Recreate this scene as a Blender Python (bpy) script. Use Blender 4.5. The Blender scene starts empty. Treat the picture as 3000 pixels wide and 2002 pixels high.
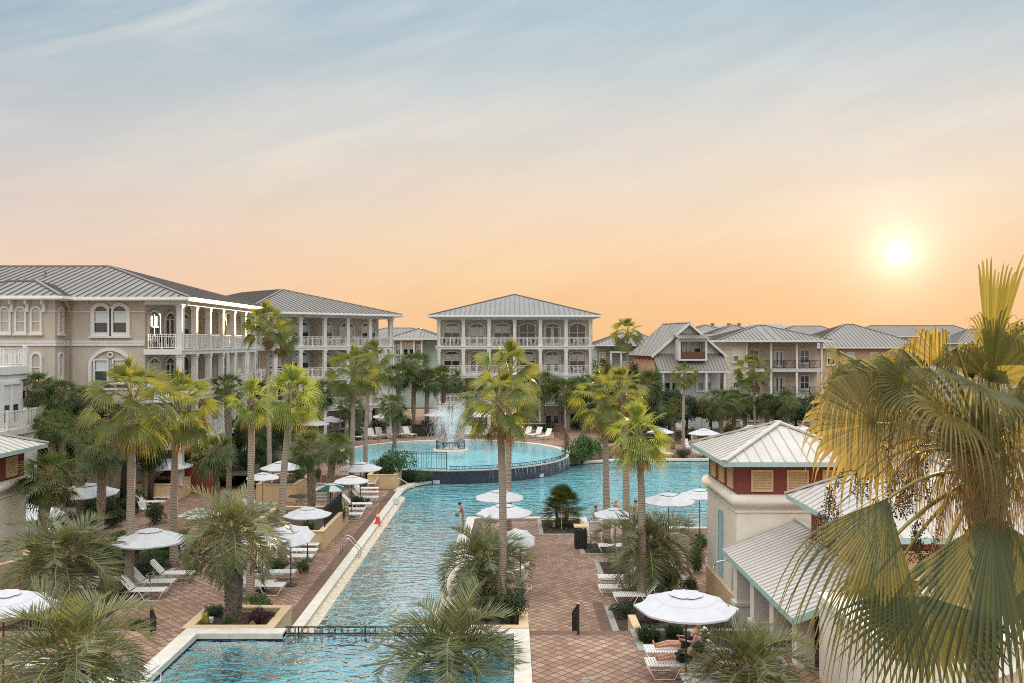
import bpy, bmesh, math, random
from math import sin, cos, pi, radians, sqrt, atan2
from mathutils import Vector, Matrix
from mathutils.geometry import tessellate_polygon
SC = bpy.context.scene
COL = SC.collection
rnd = random.Random(7)
# ------------------------------------------------------------------ camera
CAMZ, F = 10.4, 2600.0
cam_d = bpy.data.cameras.new('camera'); cam = bpy.data.objects.new('camera', cam_d); COL.objects.link(cam)
cam.location = (0, 0, CAMZ); cam.rotation_euler = (radians(90), 0, 0)
cam_d.sensor_width = 36; cam_d.lens = 36 * F / 3000; cam_d.clip_end = 6000; cam_d.clip_start = 0.1
SC.camera = cam
def srgb(r, g, b, k=1.0):
    f = lambda c: (c / 12.92 if c <= .04045 else ((c + .055) / 1.055) ** 2.4)
    return (f(r / 255) * k, f(g / 255) * k, f(b / 255) * k, 1)
# ------------------------------------------------------------------ world
SUN_AZ, SUN_EL = radians(23.5), radians(5.2)
SDIR = Vector((sin(SUN_AZ) * cos(SUN_EL), cos(SUN_AZ) * cos(SUN_EL), sin(SUN_EL)))
W = bpy.data.worlds.new('World'); SC.world = W; W.use_nodes = True
nt = W.node_tree; nt.nodes.clear()
class NT:
    def __init__(s, nt): s.nt = nt
    def n(s, typ, **kw):
        x = s.nt.nodes.new(typ)
        for k, v in kw.items():
            if k == 'inp':
                for i, val in v.items():
                    if hasattr(val, 'is_output') or isinstance(val, bpy.types.NodeSocket): s.nt.links.new(val, x.inputs[i])
                    else: x.inputs[i].default_value = val
            else: setattr(x, k, v)
        return x
    def m(s, op, a, b=0.0, c=0.0, clamp=False):
        return s.n('ShaderNodeMath', operation=op, use_clamp=clamp, inp={0: a, 1: b, 2: c}).outputs[0]
    def mix(s, f, a, b, blend='MIX'):
        x = s.n('ShaderNodeMix', data_type='RGBA', blend_type=blend, inp={0: f, 6: a, 7: b}); return x.outputs[2]
    def ramp(s, f, stops):
        x = s.n('ShaderNodeValToRGB', inp={0: f}); cr = x.color_ramp
        while len(cr.elements) < len(stops): cr.elements.new(.5)
        for e, (p, c) in zip(cr.elements, stops): e.position = p; e.color = c
        return x.outputs[0]
w = NT(nt)
tc = w.n('ShaderNodeTexCoord')
dirv = tc.outputs['Generated']
sx = w.n('ShaderNodeSeparateXYZ', inp={0: dirv})
z = w.m('MAXIMUM', sx.outputs[2], 0.0)
hl = w.m('SQRT', w.m('MAXIMUM', w.m('SUBTRACT', 1.0, w.m('MULTIPLY', sx.outputs[2], sx.outputs[2])), .0004))
dh = w.m('DIVIDE', w.m('ADD', w.m('MULTIPLY', sx.outputs[0], sin(SUN_AZ)), w.m('MULTIPLY', sx.outputs[1], cos(SUN_AZ))), hl)
af = w.n('ShaderNodeMapRange', interpolation_type='SMOOTHSTEP', inp={0: dh, 1: .5, 2: 1.0, 3: 0.0, 4: 1.0}).outputs[0]
ZEN = srgb(206, 201, 194, 1.2)
rl = w.ramp(z, [(0, srgb(238, 205, 180)), (.05, srgb(239, 209, 187)), (.09, srgb(234, 209, 195)), (.14, srgb(221, 210, 203)), (.2, srgb(202, 207, 210)), (.28, srgb(168, 190, 203)), (.36, srgb(138, 169, 190)), (.8, ZEN)])
rr = w.ramp(z, [(0, srgb(250, 193, 132)), (.05, srgb(252, 204, 147)), (.1, srgb(252, 218, 174)), (.15, srgb(247, 225, 198)), (.2, srgb(236, 225, 210)), (.28, srgb(209, 217, 217)), (.36, srgb(173, 199, 211)), (.8, ZEN)])
base = w.mix(af, rl, rr)
bf = w.n('ShaderNodeMapRange', interpolation_type='SMOOTHSTEP', inp={0: dh, 1: .45, 2: -.35, 3: 0.0, 4: .9}).outputs[0]
base = w.mix(bf, base, w.ramp(z, [(0, srgb(205, 195, 188)), (.2, srgb(200, 198, 198)), (.8, ZEN)]))
# cirrus streaks
r1 = w.n('ShaderNodeMapping', inp={0: dirv, 2: (0, radians(20), 0)})
mp = w.n('ShaderNodeMapping', inp={0: r1.outputs[0], 3: (2.6, 1.6, 17)})
nz = w.n('ShaderNodeTexNoise', inp={0: mp.outputs[0], 2: 1.6, 3: 6.0, 4: .6, 8: .5})
r2 = w.n('ShaderNodeMapping', inp={0: dirv, 2: (0, radians(9), 0)})
mp2 = w.n('ShaderNodeMapping', inp={0: r2.outputs[0], 3: (1.4, 1.2, 8)})
nz2 = w.n('ShaderNodeTexNoise', inp={0: mp2.outputs[0], 2: 1.4, 3: 4.0, 4: .55})
st = w.n('ShaderNodeMapRange', inp={0: nz.outputs[0], 1: .4, 2: .7, 3: 0.0, 4: 1.0}).outputs[0]
st2 = w.n('ShaderNodeMapRange', inp={0: nz2.outputs[0], 1: .38, 2: .65, 3: 0.0, 4: 1.0}).outputs[0]
cl = w.m('MULTIPLY', w.m('MULTIPLY', st, st2), w.n('ShaderNodeMapRange', inp={0: z, 1: .03, 2: .16, 3: .2, 4: .55}).outputs[0])
base = w.mix(cl, base, w.mix(w.m('MULTIPLY', z, 2.6, clamp=True), srgb(255, 222, 180), srgb(226, 228, 226)))
dk = w.m('ADD', w.m('MULTIPLY', w.m('SUBTRACT', 1.0, st2), .17), w.m('MULTIPLY', w.m('SUBTRACT', 1.0, st), .11))
base = w.mix(dk, base, w.mix(w.m('MULTIPLY', z, 2.6, clamp=True), srgb(238, 194, 158), srgb(134, 162, 182)))
# glow round the sun
sd = w.n('ShaderNodeVectorMath', operation='DOT_PRODUCT', inp={0: dirv, 1: SDIR}).outputs['Value']
ang = w.m('MULTIPLY', w.m('ARCCOSINE', w.m('MINIMUM', sd, .99999)), 180 / pi)
g1 = w.m('MULTIPLY', w.m('EXPONENT', w.m('MULTIPLY', w.m('POWER', w.m('DIVIDE', ang, .36), 2.0), -1.0)), 5.0)
g2 = w.m('MULTIPLY', w.m('EXPONENT', w.m('DIVIDE', ang, -1.3)), .85)
g3 = w.m('MULTIPLY', w.m('EXPONENT', w.m('DIVIDE', ang, -6.0)), .09)
kz = w.n('ShaderNodeMapRange', interpolation_type='SMOOTHSTEP', inp={0: z, 1: .37, 2: .75, 3: 1.0, 4: 3.0}).outputs[0]  # sky above the view brightened as added fill for the foreground
kb = w.n('ShaderNodeMapRange', interpolation_type='SMOOTHSTEP', inp={0: dh, 1: .45, 2: -.5, 3: 1.0, 4: 1.4}).outputs[0]  # unseen sky behind the camera brightened, also as added fill
kk = w.n('ShaderNodeCombineXYZ', inp={0: w.m('MULTIPLY', kz, kb), 1: w.m('MULTIPLY', kz, kb), 2: w.m('MULTIPLY', kz, kb)})
base = w.mix(1.0, base, kk.outputs[0], 'MULTIPLY')
gc = w.n('ShaderNodeCombineXYZ', inp={0: w.m('ADD', w.m('ADD', g1, g2), g3), 1: w.m('ADD', w.m('ADD', g1, w.m('MULTIPLY', g2, .88)), w.m('MULTIPLY', g3, .66)), 2: w.m('ADD', w.m('MULTIPLY', g1, .9), w.m('ADD', w.m('MULTIPLY', g2, .74), w.m('MULTIPLY', g3, .4)))})
skyn = w.n('ShaderNodeTexSky', sky_type='NISHITA', sun_disc=False, sun_elevation=SUN_EL, sun_rotation=SUN_AZ)
bg1 = w.n('ShaderNodeBackground', inp={0: skyn.outputs[0], 1: w.n('ShaderNodeMapRange', interpolation_type='SMOOTHSTEP', inp={0: z, 1: .37, 2: .7, 3: 0.0, 4: .05}).outputs[0]})
bg2 = w.n('ShaderNodeBackground', inp={0: w.mix(1.0, base, gc.outputs[0], 'ADD'), 1: .75})
add = w.n('ShaderNodeAddShader', inp={0: bg1.outputs[0], 1: bg2.outputs[0]})
w.n('ShaderNodeOutputWorld', inp={0: add.outputs[0]})
# ------------------------------------------------------------------ sun
sun_d = bpy.data.lights.new('sun', 'SUN'); sun = bpy.data.objects.new('sun', sun_d); COL.objects.link(sun)
sun_d.energy = 5.0; sun_d.angle = radians(.5); sun_d.color = (1, .70, .40)
sun.rotation_euler = (-SDIR).to_track_quat('-Z', 'Y').to_euler()
sun.location = SDIR * 400
# ------------------------------------------------------------------ exposure
SC.view_settings.view_transform = 'Standard'; SC.view_settings.look = 'None'
SC.view_settings.exposure = 0.45; SC.view_settings.gamma = 1.0
SC.cycles.use_denoising = False; SC.cycles.filter_width = 1.0
SC.cycles.max_bounces = 8; SC.cycles.transparent_max_bounces = 12; SC.cycles.diffuse_bounces = 4
SC.cycles.caustics_reflective = False; SC.cycles.caustics_refractive = False
SC.cycles.sample_clamp_indirect = 6.0

# ------------------------------------------------------------------ materials
def newmat(name):
    m = bpy.data.materials.new(name); m.use_nodes = True; t = m.node_tree; t.nodes.clear()
    return m, NT(t)
def c4(c): return (c[0], c[1], c[2], 1)
def mat(name, col, rough=.7, var=.12, scale=3.0, bump=0.0, bscale=40.0, metal=0.0, spec=.4, coat=0.0):
    m, t = newmat(name)
    pos = t.n('ShaderNodeTexCoord').outputs['Object']
    n1 = t.n('ShaderNodeTexNoise', inp={0: pos, 2: scale, 3: 5.0, 4: .6}).outputs[0]
    a = tuple(c * (1 - var) for c in col[:3]); b = tuple(min(1, c * (1 + var)) for c in col[:3])
    f = t.n('ShaderNodeMapRange', inp={0: n1, 1: .3, 2: .7}).outputs[0]
    colr = t.mix(f, c4(a), c4(b))
    bs = t.n('ShaderNodeBsdfPrincipled', inp={0: colr, 'Roughness': rough, 'Metallic': metal, 'Specular IOR Level': spec})
    if coat: bs.inputs['Coat Weight'].default_value = coat
    if bump:
        n2 = t.n('ShaderNodeTexNoise', inp={0: pos, 2: bscale, 3: 3.0})
        t.nt.links.new(t.n('ShaderNodeBump', inp={'Strength': bump, 'Distance': .02, 'Height': n2.outputs[0]}).outputs[0], bs.inputs['Normal'])
    t.n('ShaderNodeOutputMaterial', inp={0: bs.outputs[0]})
    return m
def leafmat(name, c1, c2, trans=.4, rough=.42, spec=.45, tcol=None, tabs=None):
    m, t = newmat(name)
    r = t.n('ShaderNodeNewGeometry').outputs['Random Per Island']
    oi = t.n('ShaderNodeObjectInfo').outputs['Random']
    col = t.mix(r, c4(c1), c4(c2))
    col = t.mix(t.m('MULTIPLY', oi, .35), col, c4(tuple(x * .62 for x in c2)))
    bs = t.n('ShaderNodeBsdfPrincipled', inp={0: col, 'Roughness': rough, 'Specular IOR Level': spec})
    tcl = t.mix(1.0, col, c4(tcol or (1.6, 1.5, .7)), 'MULTIPLY')
    if tabs: tcl = t.mix(r, c4(tuple(x * .75 for x in tabs)), c4(tuple(x * 1.2 for x in tabs)))
    tr = t.n('ShaderNodeBsdfTranslucent', inp={0: tcl})
    mx = t.n('ShaderNodeMixShader', inp={0: trans, 1: bs.outputs[0], 2: tr.outputs[0]})
    t.n('ShaderNodeOutputMaterial', inp={0: mx.outputs[0]})
    return m
def water_mat(name, tint, bump, sx_, sy_, f0=.17, f1=.36, g0=None, g1=None, body=.5, dif=(.24, .62, .70), detail=1.5, top=.95):
    m, t = newmat(name)
    pos = t.n('ShaderNodeNewGeometry').outputs['Position']
    wob = t.n('ShaderNodeTexNoise', inp={0: pos, 2: .35, 3: 2.0}).outputs[1]
    p2 = t.n('ShaderNodeVectorMath', operation='MULTIPLY_ADD', inp={0: wob, 1: (1.2, 1.2, 0), 2: pos}).outputs[0]
    mp = t.n('ShaderNodeMapping', inp={0: p2, 3: (sx_, sy_, 1)})
    n1 = t.n('ShaderNodeTexNoise', inp={0: mp.outputs[0], 2: 1.0, 3: 2.0, 4: .5, 8: .6})
    mp2 = t.n('ShaderNodeMapping', inp={0: p2, 2: (0, 0, .5), 3: (sx_ * 2.6, sy_ * 2.6, 1)})
    n2 = t.n('ShaderNodeTexNoise', inp={0: mp2.outputs[0], 2: 1.0, 3: 2.0, 4: .5, 8: .4})
    h = t.m('ADD', n1.outputs[0], t.m('MULTIPLY', n2.outputs[0], .35 * detail))
    b = t.n('ShaderNodeBump', inp={'Strength': 1.0, 'Distance': bump, 'Height': h}).outputs[0]
    fr = t.n('ShaderNodeFresnel', inp={0: 1.38, 1: b}).outputs[0]
    if g0 is not None:
        yy = t.n('ShaderNodeSeparateXYZ', inp={0: pos}).outputs[1]; q = t.n('ShaderNodeMapRange', interpolation_type='SMOOTHSTEP', inp={0: yy, 1: 44.0, 2: 64.0}).outputs[0]
        f0 = t.m('ADD', f0, t.m('MULTIPLY', q, g0 - f0)); f1 = t.m('ADD', f1, t.m('MULTIPLY', q, g1 - f1))
    fr = t.n('ShaderNodeMapRange', interpolation_type='SMOOTHSTEP', inp={0: fr, 1: f0, 2: f1, 3: .04, 4: top}).outputs[0]
    gl = t.n('ShaderNodeBsdfGlossy', inp={0: (1, 1, 1, 1), 'Roughness': .03, 'Normal': b})
    tr = t.n('ShaderNodeBsdfTransparent', inp={0: c4(tint)})
    df = t.n('ShaderNodeBsdfDiffuse', inp={0: c4(dif)})
    bd = t.n('ShaderNodeMixShader', inp={0: body, 1: tr.outputs[0], 2: df.outputs[0]})
    mx = t.n('ShaderNodeMixShader', inp={0: fr, 1: bd.outputs[0], 2: gl.outputs[0]})
    t.n('ShaderNodeOutputMaterial', inp={0: mx.outputs[0]})
    return m
def paver_mat(name, rot, c1, c2, c3, size, mortar, offset=0.0, ratio=1.0):
    m, t = newmat(name)
    pos = t.n('ShaderNodeNewGeometry').outputs['Position']
    mp = t.n('ShaderNodeMapping', inp={0: pos, 2: (0, 0, rot)})
    bt = t.n('ShaderNodeTexBrick', offset=offset, inp={0: mp.outputs[0], 1: (0, 0, 0, 1), 2: (1, 1, 1, 1), 3: (0, 0, 0, 1), 4: 1.0, 5: mortar, 6: .1, 7: 0.0, 8: size * ratio, 9: size})
    vr = t.n('ShaderNodeTexNoise', inp={0: pos, 2: .35, 3: 3.0}).outputs[0]
    rand = bt.outputs[0]
    tile = t.ramp(rand, [(0, c4(c1)), (.45, c4(c2)), (1, c4(c3))])
    spk = t.n('ShaderNodeTexNoise', inp={0: pos, 2: 30.0, 3: 2.0}).outputs[0]
    tile = t.mix(t.m('MULTIPLY', spk, .35), tile, c4(tuple(x * .55 for x in c2)))
    stn = t.n('ShaderNodeMapRange', inp={0: vr, 1: .35, 2: .7, 3: .0, 4: .55}).outputs[0]
    tile = t.mix(stn, tile, c4(tuple(x * .6 for x in c1)))
    col = t.mix(bt.outputs[1], tile, c4(tuple(x * .42 for x in c1)))
    bs = t.n('ShaderNodeBsdfPrincipled', inp={0: col, 'Roughness': .75, 'Specular IOR Level': .35})
    bm = t.n('ShaderNodeBump', inp={'Strength': .5, 'Distance': .01, 'Height': t.m('SUBTRACT', 1.0, bt.outputs[1])})
    t.nt.links.new(bm.outputs[0], bs.inputs['Normal'])
    t.n('ShaderNodeOutputMaterial', inp={0: bs.outputs[0]})
    return m
def tile_mat(name, c1, c2, size, mortar_col, mortar=.006):
    m, t = newmat(name)
    uv = t.n('ShaderNodeUVMap').outputs[0]
    bt = t.n('ShaderNodeTexBrick', offset=0.0, inp={0: uv, 1: c4(c1), 2: c4(c2), 3: c4(mortar_col), 4: 1.0, 5: mortar, 6: .1, 7: 0.0, 8: size, 9: size})
    bs = t.n('ShaderNodeBsdfPrincipled', inp={0: bt.outputs[0], 'Roughness': .25, 'Specular IOR Level': .5})
    t.n('ShaderNodeOutputMaterial', inp={0: bs.outputs[0]})
    return m
def siding_mat(name, col, step=.16):
    m, t = newmat(name)
    pos = t.n('ShaderNodeTexCoord').outputs['Object']
    zz = t.n('ShaderNodeSeparateXYZ', inp={0: pos}).outputs[2]
    fr = t.m('FRACT', t.m('DIVIDE', zz, step))
    nz = t.n('ShaderNodeTexNoise', inp={0: pos, 2: 1.2, 3: 4.0}).outputs[0]
    cc = t.mix(nz, c4(tuple(x * .86 for x in col)), c4(tuple(min(1, x * 1.1) for x in col)))
    bs = t.n('ShaderNodeBsdfPrincipled', inp={0: cc, 'Roughness': .6})
    bm = t.n('ShaderNodeBump', inp={'Strength': 1.0, 'Distance': .05, 'Height': t.m('SUBTRACT', 1.0, fr)})
    t.nt.links.new(bm.outputs[0], bs.inputs['Normal'])
    t.n('ShaderNodeOutputMaterial', inp={0: bs.outputs[0]})
    return m
def trunk_mat(name, col, ring=.06, var=.3):
    m, t = newmat(name)
    pos = t.n('ShaderNodeTexCoord').outputs['Object']
    sp = t.n('ShaderNodeSeparateXYZ', inp={0: pos})
    n0 = t.n('ShaderNodeTexNoise', inp={0: pos, 2: 5.0, 3: 4.0, 4: .65}).outputs[0]
    wv = t.m('SINE', t.m('ADD', t.m('MULTIPLY', sp.outputs[2], 2 * pi / ring), t.m('MULTIPLY', n0, 7.0)))
    mpz = t.n('ShaderNodeMapping', inp={0: pos, 3: (14, 14, 1.5)})
    n1 = t.n('ShaderNodeTexNoise', inp={0: mpz.outputs[0], 2: 2.0, 3: 3.0}).outputs[0]
    f = t.m('ADD', t.m('MULTIPLY', n0, .7), t.m('MULTIPLY', n1, .5), clamp=True)
    cc = t.mix(f, c4(tuple(x * (1 - var) for x in col)), c4(tuple(x * (1 + var) for x in col)))
    bs = t.n('ShaderNodeBsdfPrincipled', inp={0: cc, 'Roughness': .85, 'Specular IOR Level': .2})
    bm = t.n('ShaderNodeBump', inp={'Strength': .6, 'Distance': .03, 'Height': t.m('ADD', t.m('MULTIPLY', wv, .5), n1)})
    t.nt.links.new(bm.outputs[0], bs.inputs['Normal'])
    t.n('ShaderNodeOutputMaterial', inp={0: bs.outputs[0]})
    return m
M = {}
M['brick'] = paver_mat('terracotta_pavers', radians(45), (.255, .142, .098), (.345, .215, .148), (.44, .31, .22), .278, .018)
M['brick_edge'] = paver_mat('soldier_course_pavers', 0, (.17, .10, .07), (.21, .12, .085), (.25, .15, .11), .10, .012, .5, 2.0)
M['concrete'] = mat('concrete', (.42, .39, .35), .85, .15, 1.5, .3)
M['kerb'] = mat('grey_kerb', (.30, .28, .25), .85, .15, 2, .3)
M['coping'] = mat('pool_coping', (.58, .54, .47), .7, .12, 3, .05, 20)
M['soil'] = mat('mulch', (.055, .036, .026), .95, .5, 9, .8, 30)
M['ground'] = mat('garden_ground', (.075, .070, .040), .95, .45, 1.2, .8, 8)
M['pool_floor'] = mat('pool_plaster', (.30, .70, .80), .6, .10, .8)
M['pool_floor_far'] = mat('pool_plaster_pale', (.34, .68, .78), .6, .08, .8)
M['pool_side'] = mat('pebble_pool_side', (.55, .47, .36), .7, .4, 9)
M['navy'] = mat('navy_line', (.015, .03, .10), .4, .1)
M['bluetile'] = tile_mat('navy_tiles', (.013, .015, .030), (.026, .029, .052), .15, (.075, .07, .078))
M['water'] = water_mat('pool_water', (.74, .97, .98), .06, .9, 1.9, .06, .20, .22, .52)
M['water_near'] = water_mat('near_pool_water', (.66, .94, .97), .055, 1.2, 1.9, .08, .17, body=.4, dif=(.12, .47, .60))
M['water_far'] = water_mat('round_pool_water', (.84, .98, .98), .03, 1.3, 2.4, .28, .85, body=.5, dif=(.30, .66, .74))
M['tan'] = mat('tan_stucco', (.58, .42, .24), .85, .10, 1.2, .05, 8)
M['stucco'] = mat('beige_stucco', (.50, .435, .355), .85, .08, .8, .04, 6)
M['white'] = mat('white_paint', (.68, .655, .62), .5, .06, 1.3)
M['white_metal'] = mat('white_metal', (.78, .77, .75), .35, .04, 2)
M['strap'] = mat('white_vinyl_straps', (.80, .78, .74), .45, .05, 4)
M['fabric'] = mat('white_canvas', (.50, .505, .53), .8, .08, 2.5, .05, 30)
M['greenfab'] = mat('green_canvas', (.012, .10, .055), .8, .15, 3)
M['pole'] = mat('dark_pole', (.06, .045, .035), .5, .2)
M['black'] = mat('black_iron', (.018, .016, .016), .45, .2)
M['steel'] = mat('stainless_steel', (.62, .60, .57), .25, .05, metal=.9)
M['roof'] = mat('grey_metal_roof', (.205, .185, .165), .42, .12, .5, spec=.45)
M['roof_rib'] = mat('roof_seam', (.13, .12, .11), .45, .1)
M['roof_w'] = mat('pale_metal_roof', (.48, .45, .415), .45, .12, .7)
M['rib_w'] = mat('pale_roof_seam', (.42, .395, .365), .5, .08)
M['teal'] = mat('teal_trim', (.36, .48, .47), .6, .08)
M['tealshut'] = mat('teal_louvre', (.30, .45, .48), .6, .1)
M['red'] = mat('barn_red_wall', (.225, .052, .036), .75, .12, 1.5, .2)
M['louvre'] = mat('tan_louvre', (.62, .43, .22), .65, .08)
M['cream'] = mat('cream_stucco', (.74, .68, .58), .85, .06, 1, .04, 6)
M['glass'] = mat('dark_glass', (.035, .042, .045), .06, .2, .7, spec=.8)
M['blind'] = mat('window_blind', (.62, .66, .66), .3, .12, .4)
M['curtain'] = mat('door_curtain', (.52, .52, .48), .4, .1)
M['brown'] = mat('brown_wood', (.13, .065, .04), .7, .2)
M['sid_w'] = siding_mat('white_siding', (.70, .70, .69))
M['sid_g'] = siding_mat('grey_siding', (.50, .50, .50), .25)
M['sid_t'] = siding_mat('tan_siding', (.62, .50, .38))
M['sid_teal'] = siding_mat('teal_siding', (.33, .41, .37))
M['sid_o'] = siding_mat('ochre_siding', (.55, .34, .21))
M['orange'] = mat('orange_cone', (.75, .08, .03), .5, .05)
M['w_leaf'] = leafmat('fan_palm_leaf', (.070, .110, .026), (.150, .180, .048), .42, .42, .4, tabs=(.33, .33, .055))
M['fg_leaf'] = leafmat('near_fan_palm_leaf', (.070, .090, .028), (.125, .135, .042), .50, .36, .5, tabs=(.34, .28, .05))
M['fg_low'] = leafmat('shaded_fan_palm_leaf', (.060, .085, .030), (.100, .120, .040), .34, .36, .5, tabs=(.20, .17, .035))  # darker, less translucent copy of the near leaf: crown shade put into its colour
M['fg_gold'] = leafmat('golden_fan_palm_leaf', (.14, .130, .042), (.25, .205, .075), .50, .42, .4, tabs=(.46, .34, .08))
M['w_leaf_hi'] = leafmat('bright_fan_palm_leaf', (.11, .18, .03), (.24, .30, .06), .42, tabs=(.40, .44, .07))
M['w_dead'] = leafmat('dry_palm_leaf', (.20, .13, .06), (.36, .245, .11), .4, .6, .3, tabs=(.45, .28, .11))
M['s_leaf'] = leafmat('cabbage_palm_leaf', (.055, .092, .026), (.120, .155, .045), .34)
M['p_leaf'] = leafmat('pindo_leaf', (.060, .088, .034), (.225, .240, .115), .32, .36, .5, tabs=(.28, .27, .08))
M['e_leaf'] = leafmat('clump_palm_leaf', (.045, .075, .022), (.12, .14, .045), .3)
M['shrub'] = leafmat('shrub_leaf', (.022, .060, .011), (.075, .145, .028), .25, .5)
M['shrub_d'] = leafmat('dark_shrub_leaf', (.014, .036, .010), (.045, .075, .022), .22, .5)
M['shrub_o'] = leafmat('olive_leaf', (.085, .085, .030), (.16, .14, .055), .3)
M['purple'] = leafmat('purple_leaf', (.035, .010, .018), (.07, .02, .03), .15)
M['yellowleaf'] = leafmat('yellow_leaf', (.30, .30, .04), (.42, .38, .08), .3)
M['petiole'] = mat('palm_stalk', (.26, .24, .07), .55, .25)
M['trunk_w'] = trunk_mat('fan_palm_bark', (.34, .275, .215), .07)
M['trunk_s'] = trunk_mat('cabbage_palm_bark', (.20, .155, .11), .09, .4)
M['boot'] = mat('leaf_base', (.27, .21, .145), .85, .4, 6)
M['boot_p'] = mat('grey_leaf_base', (.20, .175, .145), .85, .45, 6)
M['berry'] = mat('palm_fruit', (.085, .03, .02), .5, .3)
M['bark'] = mat('tree_bark', (.10, .07, .05), .9, .3)
M['skin'] = mat('skin', (.50, .26, .17), .5, .06)
M['skin_d'] = mat('tanned_skin', (.33, .16, .10), .5, .06)
M['hair'] = mat('dark_hair', (.02, .014, .012), .5, .2)
M['redsuit'] = mat('coral_swimsuit', (.78, .06, .07), .6, .05)
M['blackcloth'] = mat('black_cloth', (.012, .012, .014), .7, .2)
M['greycloth'] = mat('grey_shirt', (.22, .23, .24), .8, .1)
M['whitecloth'] = mat('white_cap', (.70, .71, .74), .8, .05)
M['ball'] = mat('green_ball', (.02, .22, .06), .4, .1)
M['bin'] = mat('dark_bin', (.030, .026, .024), .6, .3)
M['spraymat'] = None
def towel_mat():
    m, t = newmat('striped_towel')
    pos = t.n('ShaderNodeTexCoord').outputs['Object']
    wv = t.n('ShaderNodeTexWave', inp={0: pos, 1: 3.2, 2: 3.0, 3: 2.0}).outputs[1]
    cc = t.ramp(wv, [(.42, (.010, .012, .03, 1)), (.5, (.62, .63, .68, 1))])
    bs = t.n('ShaderNodeBsdfPrincipled', inp={0: cc, 'Roughness': .9}); t.n('ShaderNodeOutputMaterial', inp={0: bs.outputs[0]})
    return m
M['towel'] = towel_mat()
def spray_mat():
    m, t = newmat('water_spray')
    d = t.n('ShaderNodeBsdfPrincipled', inp={0: (.9, .92, .94, 1), 'Roughness': .3})
    tl = t.n('ShaderNodeBsdfTranslucent', inp={0: (.95, .95, .95, 1)})
    s = t.n('ShaderNodeMixShader', inp={0: .5, 1: d.outputs[0], 2: tl.outputs[0]})
    x = t.n('ShaderNodeMixShader', inp={0: .45, 1: s.outputs[0], 2: t.n('ShaderNodeBsdfTransparent').outputs[0]})
    t.n('ShaderNodeOutputMaterial', inp={0: x.outputs[0]})
    return m
M['spray'] = spray_mat()

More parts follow.
